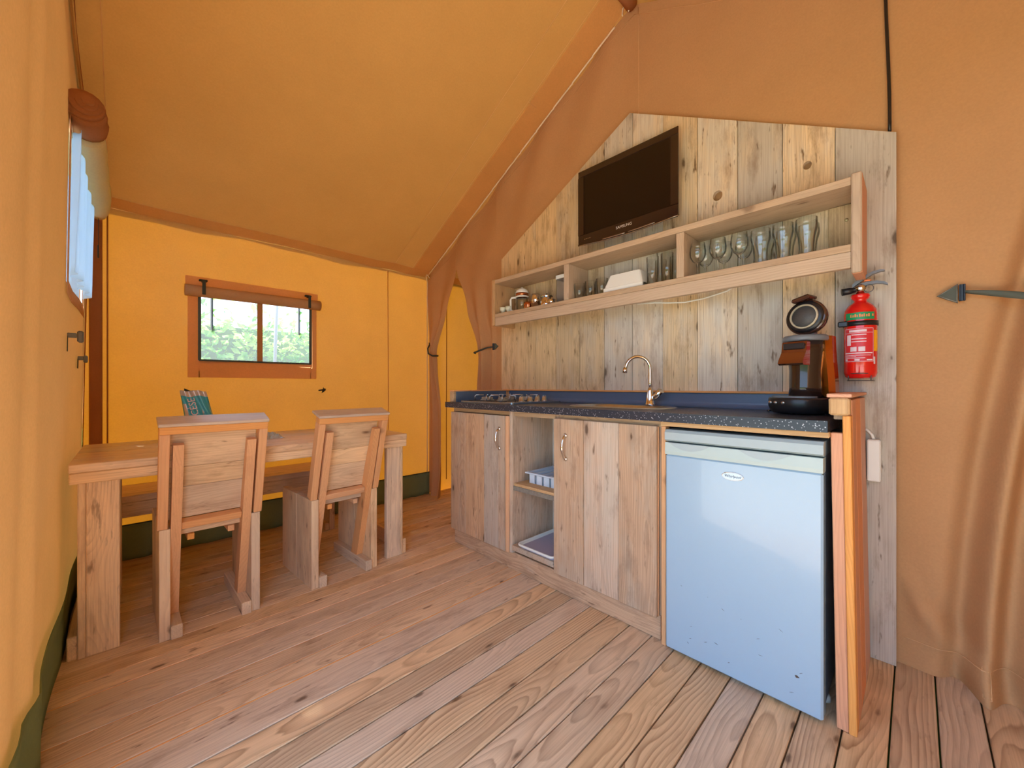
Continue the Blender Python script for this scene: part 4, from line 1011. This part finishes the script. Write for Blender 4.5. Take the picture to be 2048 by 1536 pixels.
secs = [(0.062, 0.060, 0.052), (0.10, 0.058, 0.050), (0.16, 0.056, 0.050), (0.22, 0.062, 0.056), (0.268, 0.068, 0.060)]
V = []
for z, a, b in secs: V.append([mb.bm.verts.new((0.020 + a * math.cos(2 * math.pi * k / 28), b * math.sin(2 * math.pi * k / 28), z)) for k in range(28)])
for A, B in zip(V, V[1:]):
    for k in range(28):
        f = mb.bm.faces.new((A[k], A[(k + 1) % 28], B[(k + 1) % 28], B[k])); f.smooth = True
mb.bm.faces.new(V[0][::-1]); mb.bm.faces.new(V[-1]); lpart('column', mb, 'bezel')
mb = MB(); mb.lathe([(0, 0), (0.068, 0), (0.071, 0.006), (0.071, 0.016), (0.064, 0.022), (0, 0.018)], (0.014, 0, 0.268), 28); collar = lpart('collar', mb, 'greyplastic')
mb = MB()
mb.prism([(-0.050, 0.264), (-0.064, 0.264), (-0.072, 0.225), (-0.094, 0.196), (-0.098, 0.184), (-0.090, 0.178), (-0.045, 0.178), (-0.040, 0.262)], -0.040, 0.040, lambda a, b, h: (a, h, b)); lpart('spout_housing', mb, 'bronze')
mb = MB(); mb.box(-0.0745, -0.0655, -0.034, 0.034, 0.236, 0.258, 0.003); lpart('spout_window', mb, 'black')
mb = MB()
V = []
for z, dx_ in ((0.064, 0.028), (0.12, 0.022), (0.18, 0.010), (0.24, 0.0), (0.286, -0.004)):
    pts = [(0.020 + dx_, -0.062), (0.050 + dx_, -0.072), (0.098 + dx_, -0.066), (0.112 + dx_, -0.030), (0.112 + dx_, 0.030), (0.080 + dx_, 0.056), (0.045 + dx_, 0.052)]
    V.append([mb.bm.verts.new((p[0], p[1], z)) for p in pts])
for A, B in zip(V, V[1:]):
    for k in range(7): mb.bm.faces.new((A[k], A[(k + 1) % 7], B[(k + 1) % 7], B[k]))
mb.bm.faces.new(V[0][::-1]); mb.bm.faces.new(V[-1]); lpart('water_tank', mb, 'tank')
mb = MB(); mb.box(0.030, 0.062, -0.022, 0.022, 0.286, 0.325, 0.004); lpart('hinge', mb, 'greyplastic')
lm = Matrix.Translation((0.030, 0.004, 0.362)) @ Matrix.Rotation(R(6), 4, 'Y') @ basis((0, -1, 0), (0, 0, 1), (0, 0, 0))   # local z of this basis points to -x (front)
lid = MB(); lid.lathe([(0, -0.066), (0.030, -0.063), (0.052, -0.050), (0.064, -0.022), (0.067, 0.0), (0.064, 0.006), (0.0, 0.006)], n=32, mat=lm); lido = lpart('lid', lid, 'brown')
mb = MB(); mb.lathe([(0, 0.0062), (0.060, 0.0062), (0.060, 0.012), (0.046, 0.014), (0, 0.014)], n=32, mat=lm); build('lid_inner', mb, 'black', lido, local=True)
mb = MB(); mb.lathe([(0.040, 0.0142), (0.047, 0.0142), (0.046, 0.020), (0.041, 0.020)], n=32, mat=lm); build('gasket', mb, 'beige', lido, local=True)
mb = MB(); mb.lathe([(0, 0.0142), (0.040, 0.0142), (0.039, 0.018), (0, 0.019)], n=32, mat=lm); build('pad_filter', mb, 'padgrey', lido, local=True)
mb = MB(); mb.box(-0.004, 0.062, -0.022, 0.040, 0.424, 0.440, 0.005, mat=Matrix.Translation((0, 0, 0.43)) @ Matrix.Rotation(R(-14), 4, 'X') @ Matrix.Translation((0, 0, -0.43)))
build('latch', mb, 'brown', lido, local=True)
mb = MB(); mb.tube([(1.80, 0.40, CT + 0.004), (1.86, 0.42, CT + 0.004), (1.92, 0.39, CT + 0.004), (1.945, 0.36, CT + 0.012)], 0.003, 6)
single('power_cable', mb, 'black', 'short black power cord lying behind the coffee machine', 'cord')

# ------------------------------------------------------------------ socket block on the end of the panel
sk2 = thing('socket_block', (1.98, 0.106, 0.67), 'white socket block with a cord on the plank panel right of the end wall', 'socket')
mb = MB(); mb.box(1.958, 1.9965, 0.088, 0.1255, 0.668, 0.822, 0.004); build('housing', mb, 'whiteplastic', sk2)
mb = MB(); mb.tube([(1.978, 0.108, 0.823), (1.980, 0.112, 0.838), (1.985, 0.122, 0.850), (1.99, 0.1305, 0.858)], 0.005, 8); build('cord', mb, 'whiteplastic', sk2)

# ------------------------------------------------------------------ contents of the niche
ct = thing('cutlery_tray', (1.66, 1.40, 0.4845), 'pale blue-white plastic cutlery tray on the niche shelf', 'tray')
CZ = 0.4845
mb = MB()
CY = [1.284, 1.340, 1.392, 1.444, 1.496]
for a, b in zip(CY, CY[1:]):
    for (x0, x1, y0, y1) in ((1.585, 1.588, a + 0.004, b - 0.004), (1.797, 1.80, a + 0.004, b - 0.004), (1.585, 1.80, a + 0.004, a + 0.007), (1.585, 1.80, b - 0.007, b - 0.004)):
        mb.box(x0, x1, y0, y1, CZ + 0.002, CZ + 0.054, 0.0005)
    mb.box(1.585, 1.80, a + 0.004, b - 0.004, CZ + 0.0003, CZ + 0.003, 0.0005)
build('compartments', mb, 'tray', ct)
mb = MB()
for (x0, x1, y0, y1) in ((1.570, 1.589, 1.268, 1.512), (1.796, 1.815, 1.268, 1.512), (1.589, 1.796, 1.268, 1.288), (1.589, 1.796, 1.492, 1.512)): mb.box(x0, x1, y0, y1, CZ + 0.052, CZ + 0.060, 0.002)
for yy in CY[1:-1]: mb.box(1.589, 1.796, yy - 0.005, yy + 0.005, CZ + 0.052, CZ + 0.060, 0.001)
build('rim', mb, 'tray', ct)
def cutlery(name, y, x0, mat, lab, tilt):
    mb = MB(); mb.tube([(x0, y, CZ + 0.020), (x0 + 0.06, y, CZ + 0.035 + tilt), (x0 + 0.11, y + 0.005, CZ + 0.050 + tilt)], [0.003, 0.005, 0.008], 8)
    single(name, mb, mat, lab, 'cutlery', 'cutlery in the tray')
cutlery('dinner_knife', 1.306, 1.625, 'chrome', 'steel handled cutlery piece nearest the wide door in the cutlery tray', 0.014)
cutlery('kitchen_knife', 1.322, 1.600, 'brown', 'dark brown handled knife lying in the cutlery tray', 0.016)
cutlery('table_fork', 1.362, 1.64, 'chrome', 'steel fork in the middle of the cutlery tray', 0.012)
cutlery('vegetable_peeler', 1.372, 1.60, 'copper', 'reddish handled piece in the middle of the cutlery tray', 0.012)
tr = thing('serving_tray', (1.66, 1.39, 0.1465), 'flat lavender tray with a white rim at the bottom of the niche', 'tray')
mb = MB(); mb.prism(rrect(1.515, 1.83, 1.262, 1.500, 0.02, 4), 0.1468, 0.152, lambda a, b, h: (a, b, h)); build('tray_floor', mb, 'lavender', tr)
mb = MB()
o1 = rrect(1.508, 1.838, 1.2595, 1.508, 0.026, 4); pts = [(p[0], p[1], 0.161) for p in o1]
mb.tube(pts, 0.0065, 8, close=True)
i1 = rrect(1.520, 1.826, 1.268, 1.496, 0.018, 4)
A = [mb.bm.verts.new((p[0], p[1], 0.162)) for p in o1]; B = [mb.bm.verts.new((p[0], p[1], 0.1525)) for p in i1]
for k in range(len(A)): mb.bm.faces.new((A[k], A[(k + 1) % len(A)], B[(k + 1) % len(A)], B[k]))
build('rim', mb, 'whiteplastic', tr)

# ------------------------------------------------------------------ dining table
tb = thing('dining_table', (0.51, 2.48, 0.0), 'long heavy plank dining table along the far tent wall', 'table')
for i, (a, b) in enumerate(((2.142, 2.31), (2.312, 2.48), (2.482, 2.65), (2.652, 2.82))):
    part('top_plank', 'table_top', tb, box=(-0.162, 1.200, a, b, 0.700, 0.733), hv=[0.55, 0.7, 0.35, 0.5][i], b=0.003)
for y0 in (2.144, 2.786): part('apron', 'table', tb, box=(-0.160, 1.198, y0, y0 + 0.032, 0.658, 0.6995), b=0.003, hv=0.7)
for x0 in (-0.158, 1.165): part('apron', 'table', tb, box=(x0, x0 + 0.030, 2.177, 2.785, 0.658, 0.6995), b=0.003)
for y0 in (2.172, 2.700):
    for s_, (fa, fb, sa, sb_) in ((0, (-0.119, -0.028, -0.141, -0.1195)), (1, (1.085, 1.172, 1.1725, 1.188))):
        part('leg', 'table', tb, box=(fa, fb, y0, y0 + 0.034, 0.0, 0.6575), axis=2, b=0.003, hv=0.75)
        part('leg', 'table', tb, box=(sa, sb_, y0 - 0.001, y0 + 0.09, 0.0, 0.6575), axis=2, b=0.003, hv=0.45)
for x0, x1 in ((-0.168, -0.1415), (1.1885, 1.213)):
    part('runner', 'table', tb, box=(x0, x1, 2.178, 2.79, 0.0, 0.088), b=0.003)

# ------------------------------------------------------------------ bench behind the table
bn = thing('bench', (0.45, 3.0, 0.0), 'low plank bench between the table and the far wall', 'bench')
for a, b in ((2.842, 3.00), (3.002, 3.165)): part('seat_plank', 'table', bn, box=(-0.14, 1.09, a, b, 0.415, 0.450), hv=0.3, b=0.003)
part('apron', 'table', bn, box=(-0.138, 1.088, 2.844, 2.872, 0.338, 0.4145), hv=0.15, b=0.003)
for x0 in (-0.09, 1.015):
    for a, b in ((2.895, 3.02), (3.022, 3.15)): part('leg_plank', 'chair', bn, box=(x0, x0 + 0.034, a, b, 0.0, 0.4145), axis=2, hv=0.2)
    part('runner', 'chair', bn, box=(x0 - 0.03, x0 - 0.0005, 2.90, 3.15, 0.0, 0.05), b=0.003)

# ------------------------------------------------------------------ chairs (local: -y is the back, +y faces the table)
def chair(loc, rz, label, W):
    t = thing('dining_chair', loc, label, 'chair', 'plank dining chairs', rz)
    hw = W / 2
    for s_ in (-1, 1):
        xo, xi = sorted((s_ * hw, s_ * (hw - 0.034)))
        sp_ = MB(); sp_.box(xo, xi, 0.0, 0.205, 0.0, 0.445, 0.002, axis=2); build('side_plank', sp_, 'chair', t, local=True)
        sp_ = MB(); sp_.box(xo, xi, 0.206, 0.42, 0.0, 0.445, 0.002, axis=2); build('side_plank', sp_, 'chair', t, local=True)
        ro, ri = sorted((s_ * (hw - 0.0345), s_ * (hw - 0.072)))
        mb = MB(); mb.box(ro, ri, -0.012, 0.40, 0.0, 0.055, 0.003); build('runner', mb, 'chair', t, local=True)
        # raked rear post
        mb = MB()
        po_, pi_ = sorted((s_ * (hw - 0.035), s_ * (hw - 0.068)))
        A_, B_ = Vector((0, 0.105, 0.0555)), Vector((0, -0.098, 0.790)); d = (B_ - A_).normalized(); nrm = Vector((0, d.z, -d.y))
        poly = [A_ - nrm * 0.0, A_ + Vector((0, 0.075, 0)), Vector((0, 0.045, 0.44)), B_ + nrm * 0.028, B_]
        poly = [(p.y, p.z) for p in (A_, A_ + Vector((0, 0.07, 0)), Vector((0, 0.062, 0.44)), B_ + Vector((0, 0.03, 0.006)), B_)]
        mb.prism(poly, po_, pi_, lambda a, b, h: (h, a, b), axis=2, hv=0.5); build('post', mb, 'fresh', t, local=True)
    # back frame, raked 15 degrees, standing on the side planks
    mx = Matrix.Translation((0, 0.028, 0.447)) @ Matrix.Rotation(R(15.5), 4, 'X')
    H_ = 0.440; dp = 0.060
    for s_ in (-1, 1):
        a, b = sorted((s_ * (hw + 0.006), s_ * (hw - 0.026)))
        mb = MB(); mb.box(a, b, -0.028, dp - 0.028 - 0.012, 0.006, H_ - 0.032, 0.002, mat=mx, axis=2, hv=0.5); build('back_stile', mb, 'fresh', t, local=True)
    mb = MB(); mb.box(-hw - 0.006, hw + 0.006, -0.028, dp - 0.028 - 0.012, H_ - 0.0315, H_ - 0.0005, 0.002, mat=mx, hv=0.6); build('top_rail', mb, 'fresh', t, local=True)
    mb = MB(); mb.box(-hw - 0.010, hw + 0.010, -0.030, dp + 0.004, H_, H_ + 0.013, 0.002, mat=mx, hv=0.25); build('top_cap', mb, 'table_top', t, local=True)
    mb = MB(); mb.box(-hw + 0.069, hw - 0.069, -0.020, 0.0195, -0.012, 0.018, 0.002, mat=mx, hv=0.5); build('bottom_rail', mb, 'fresh', t, local=True)
    for a, b in ((0.0185, 0.160), (0.161, 0.248), (0.249, H_ - 0.0325)):
        mb = MB(); mb.box(-hw + 0.0265, hw - 0.0265, 0.0205, 0.046, a, b, 0.002, mat=mx); build('back_plank', mb, 'chair', t, local=True)
    for a, b in ((0.055, 0.175), (0.176, 0.30), (0.301, 0.425)):
        mb = MB(); mb.box(-hw + 0.0345, hw - 0.0345, a, b, 0.398, 0.424, 0.002, axis=0); build('seat_plank', mb, 'chair', t, local=True)
    for s_ in (-1, 1):
        mb = MB(); mb.box(s_ * 0.07 - 0.012, s_ * 0.07 + 0.012, 0.04, 0.42, 0.372, 0.3975, 0.002); build('cleat', mb, 'fresh', t, local=True)
    return t
chair((0.255, 2.092, 0.0), R(1.0), 'square-backed plank chair nearer the left canvas wall, hiding the snack bag', 0.345)
chair((0.826, 2.113, 0.0), R(3.5), 'square-backed plank chair nearer the kitchen, turned slightly sideways', 0.352)

# ------------------------------------------------------------------ things on the table
bag = thing('snack_bag', (0.245, 2.45, 0.7335), 'teal and silver foil bag standing open on the table behind the left chair', 'bag')
mb = MB()
def bagp(s, z, side):
    wv = 0.062 - 0.012 * (z / 0.26); th = 0.030 * (1 - (z / 0.262) ** 1.5) + 0.001
    x = 0.252 - 0.05 * (z / 0.26) + 0.018 + s * wv
    yv = 2.45 + side * th * (1 - s * s) ** 0.5 + 0.006 * math.sin(9 * s + 30 * z)
    return (x, yv, 0.7342 + z)
us = frange(-1, 1, 14); vz = frange(0, 0.245, 14)
mb.grid(us, vz, lambda s, z: bagp(s, z, -1)); mb.grid(us, vz, lambda s, z: bagp(s, z, 1))
bmesh.ops.remove_doubles(mb.bm, verts=mb.bm.verts[:], dist=0.0003)
build('pouch', mb, 'teal', bag)
def patch(name, mat, s0, s1, z0, z1, off=0.0012):
    mb = MB(); mb.grid(frange(s0, s1, 6), frange(z0, z1, 8), lambda s, z: (lambda p: (p[0], p[1] - off, p[2]))(bagp(s, z, -1))); return build(name, mb, mat, bag)
patch('side_stripe', 'foil', -0.93, -0.72, 0.0, 0.20); patch('mid_stripe', 'foil', 0.28, 0.40, 0.02, 0.17)
mb = MB(); mb.grid(us, frange(0.236, 0.262, 3), lambda s, z: (lambda p: (p[0], p[1] - 0.0025, p[2] + 0.004 * math.sin(5 * s)))(bagp(s, z, -1)))
mb.grid(us, frange(0.236, 0.262, 3), lambda s, z: (lambda p: (p[0], p[1] + 0.0025, p[2] + 0.003 * math.sin(4 * s + 1)))(bagp(s, z, 1))); build('torn_top', mb, 'foil', bag)
dq = Vector((-0.03, 0, 1)).normalized()
place_text('lettering', 'CÉSE', 0.040, 'lblwhite', bag, (0.220, 2.4315, 0.7342 + 0.186), (-0.22, 0.06, 1), (-1, 0, -0.22))
mb = MB()
rng = random.Random(11)
us = frange(0, 1, 9); vv_ = frange(0, 1, 7)
hh = {}
def cel(u, v):
    k = (round(u, 3), round(v, 3))
    e = min(u, 1 - u, v, 1 - v)
    if k not in hh: hh[k] = rng.uniform(0, 0.035) * min(1, e * 5)
    return (0.475 + 0.14 * u, 2.42 + 0.11 * v, 0.7355 + hh[k])
mb.grid(us, vv_, cel, smooth=False)
single('plastic_wrapper', mb, 'cellophane', 'crumpled clear plastic wrapper lying on the table', 'wrapper', recalc=False)

# ------------------------------------------------------------------ straps, buckles, cords
def tri_patch(name, pts, fn, th, mat, label, extra=None, grp='webbing buckles on the canvas'):
    t = thing(name, fn(*[sum(p[i] for p in pts) / 3 for i in (0, 1)], 0), label, 'buckle', grp)
    mb = MB(); A = [mb.bm.verts.new(fn(p[0], p[1], 0)) for p in pts]; B = [mb.bm.verts.new(fn(p[0], p[1], th)) for p in pts]
    mb.bm.faces.new(A); mb.bm.faces.new(B[::-1])
    for k in range(3): mb.bm.faces.new((A[k], A[(k + 1) % 3], B[(k + 1) % 3], B[k]))
    build('patch', mb, mat, t); return t
fK = lambda y, z, h: (XK - 0.014 - h, y, z)
# buckle with strap on the right-hand curtain
bb = tri_patch('webbing_buckle', [(-0.052, 1.333), (-0.101, 1.368), (-0.101, 1.302)], lambda y, z, h: (XK - 0.010 - h, y, z), 0.006, 'tri', 'grey triangular buckle patch with long strap right of the extinguisher')
mb = MB(); mb.tube([(XK - 0.0165, -0.055, 1.333), (XK - 0.0165, -0.0985, 1.364)], 0.0012, 5); mb.tube([(XK - 0.0165, -0.055, 1.333), (XK - 0.0165, -0.0985, 1.306)], 0.0012, 5); mb.tube([(XK - 0.0165, -0.099, 1.364), (XK - 0.0165, -0.099, 1.306)], 0.0012, 5); build('stitching', mb, 'galv', bb)
mb = MB(); mb.box(XK - 0.024, XK - 0.012, -0.1075, -0.103, 1.308, 1.364, 0.001); mb.box(XK - 0.024, XK - 0.012, -0.118, -0.1135, 1.308, 1.364, 0.001); mb.box(XK - 0.020, XK - 0.016, -0.1135, -0.1075, 1.308, 1.364, 0.0005); build('buckle', mb, 'black', bb)
mb = MB()
ss = frange(0, 1, 16)
def stp(s, v):
    y = -0.116 - 0.31 * s; z = 1.336 - 0.115 * s + 0.012 * math.sin(3.1 * s)
    tw = 1.25 * (1 - min(1, s * 2.4)); hw_ = 0.0115
    hx = wk(y, z)[0]
    return (min(XK - 0.022, hx - 0.012) - v * hw_ * math.sin(tw) * 0.5 - 0.01, y, z + v * hw_ * math.cos(tw))
mb.sheet(ss, [-1, 0, 1], stp, 0.0015); build('strap', mb, 'tri', bb)
# tie-backs of the doorway left of the kitchen
tl = tri_patch('webbing_buckle', [(3.195, 1.43), (3.195, 1.39), (3.165, 1.405)], fK, 0.005, 'strap', 'dark buckle patch holding the left curtain of the bedroom doorway')
mb = MB(); mb.tube([(XK - 0.024, 3.175, 1.405), (XK - 0.07, 3.13, 1.365), (XK - 0.09, 3.09, 1.315), (XK - 0.075, 3.045, 1.293), (XK - 0.02, 3.035, 1.295)], 0.007, 8); build('strap', mb, 'strap', tl)
tr_ = tri_patch('webbing_buckle', [(2.225, 1.325), (2.262, 1.350), (2.262, 1.300)], fK, 0.005, 'tri', 'grey buckle patch holding the right curtain of the bedroom doorway')
mb = MB(); mb.box(XK - 0.026, XK - 0.014, 2.268, 2.284, 1.298, 1.350, 0.002); build('buckle', mb, 'black', tr_)
mb = MB(); mb.tube([(XK - 0.022, 2.285, 1.322), (XK - 0.04, 2.33, 1.318), (XK - 0.075, 2.39, 1.295), (XK - 0.085, 2.43, 1.283), (XK - 0.05, 2.462, 1.283)], [0.006, 0.006, 0.007, 0.008, 0.008], 8); build('strap', mb, 'strap', tr_)
# far wall and left wall buckles
fF = lambda x, z, h: (x, YF - 0.008 - h, z)
b1 = tri_patch('webbing_buckle', [(0.245, 1.005), (0.245, 0.945), (0.315, 0.972)], fF, 0.006, 'strap', 'dark triangular strap patch on the far wall behind the snack bag')
b2 = tri_patch('webbing_buckle', [(1.082, 1.010), (1.100, 0.985), (1.070, 0.965)], fF, 0.006, 'strap', 'small dark strap end on the far wall below the window corner')
mb = MB(); mb.tube([(1.045, YF - 0.014, 0.985), (1.075, YF - 0.022, 0.990), (1.096, YF - 0.014, 0.995)], 0.006, 6); build('buckle', mb, 'black', b2)
fL = lambda y, z, h: (wl(y, z)[0] + 0.004 + h, y, z)
for (yy, zz, s_, lab) in ((2.30, 1.215, 1.0, 'grey side-release buckle on the left canvas wall, higher and nearer'), (2.72, 1.147, 0.75, 'small dark buckle on the left canvas wall, lower and farther')):
    t = thing('webbing_buckle', fL(yy, zz, 0), lab, 'buckle', 'webbing buckles on the canvas')
    mb = MB(); x0 = wl(yy, zz)[0]
    mb.box(x0 + 0.004, x0 + 0.030 * s_, yy - 0.010, yy + 0.010, zz - 0.006, zz + 0.012, 0.002); mb.box(x0 + 0.030 * s_, x0 + 0.048 * s_, yy - 0.014, yy + 0.014, zz - 0.024 * s_, zz + 0.022 * s_, 0.005); build('clip', mb, 'greyplastic', t)
    mb = MB(); mb.sheet([yy - 0.012, yy + 0.012], frange(zz - 0.06 * s_, zz, 3), lambda y, z: (wl(y, z)[0] + 0.004, y, z), 0.002); build('tail', mb, 'strap', t)

# white lacing cord along the rake and down the corner
mb = MB(); pts = []
N_ = 13
for k in range(N_):
    y0 = YR + 0.10 + (YF - 0.06 - YR - 0.10) * k / N_; y1 = YR + 0.10 + (YF - 0.06 - YR - 0.10) * (k + 1) / N_
    pts += [(XK - 0.040, y0 + 0.004, rake(y0) - 0.038), (XK - 0.036, y0 + 0.02, rake(y0 + 0.02) - 0.028), (XK - 0.044, y1 - 0.006, rake(y1) - 0.033)]
mb.tube(pts, 0.0052, 6)
lc = single('lacing_rope', mb, 'cord_white', 'white lacing cord running along the sloping roof edge', 'cord')
mb = MB(); mb.tube([(XK - 0.05, YR + 0.03 + 0.02 * math.cos(R(a)), ZR - 0.055 + 0.04 * math.sin(R(a))) for a in range(-20, 201, 20)], 0.004, 6)
single('rope_loop', mb, 'cord_white', 'short white cord loop at the roof ridge', 'cord')
mb = MB(); q = []
for k in range(9):
    z0 = 2.0 - 0.2 * k
    q += [(XK - 0.030, YF - 0.030, z0), (XK - 0.026, YF - 0.026, z0 - 0.012), (XK - 0.031, YF - 0.031, z0 - 0.19)]
q = [(XK - 0.05, YF - 0.10, 2.02), (XK - 0.055, YF - 0.07, 2.055), (XK - 0.045, YF - 0.035, 2.05)] + q
mb.tube(q, 0.0042, 6); single('lacing_rope', mb, 'cord_white', 'white lacing cord running down the tent corner by the doorway', 'cord')
# ridge sleeve end and black supply cable
mb = MB(); mb.tube([(x, YR, ZR - 0.035 - 0.004 * math.sin(9 * x)) for x in frange(XL + 0.05, XK - 0.035, 20)], 0.034, 12); single('ridge_sleeve', mb, 'canvas_dark', 'brown canvas sleeve along the roof ridge', 'sleeve')
mb = MB(); mb.tube([(XK - 0.022, 0.072 + 0.006 * math.sin(5.5 * z), z) for z in frange(1.960, rake(0.072) - 0.03, 18)], 0.0052, 8)
single('black_cable', mb, 'black', 'black electric cable running up the canvas above the plank panel', 'cable')
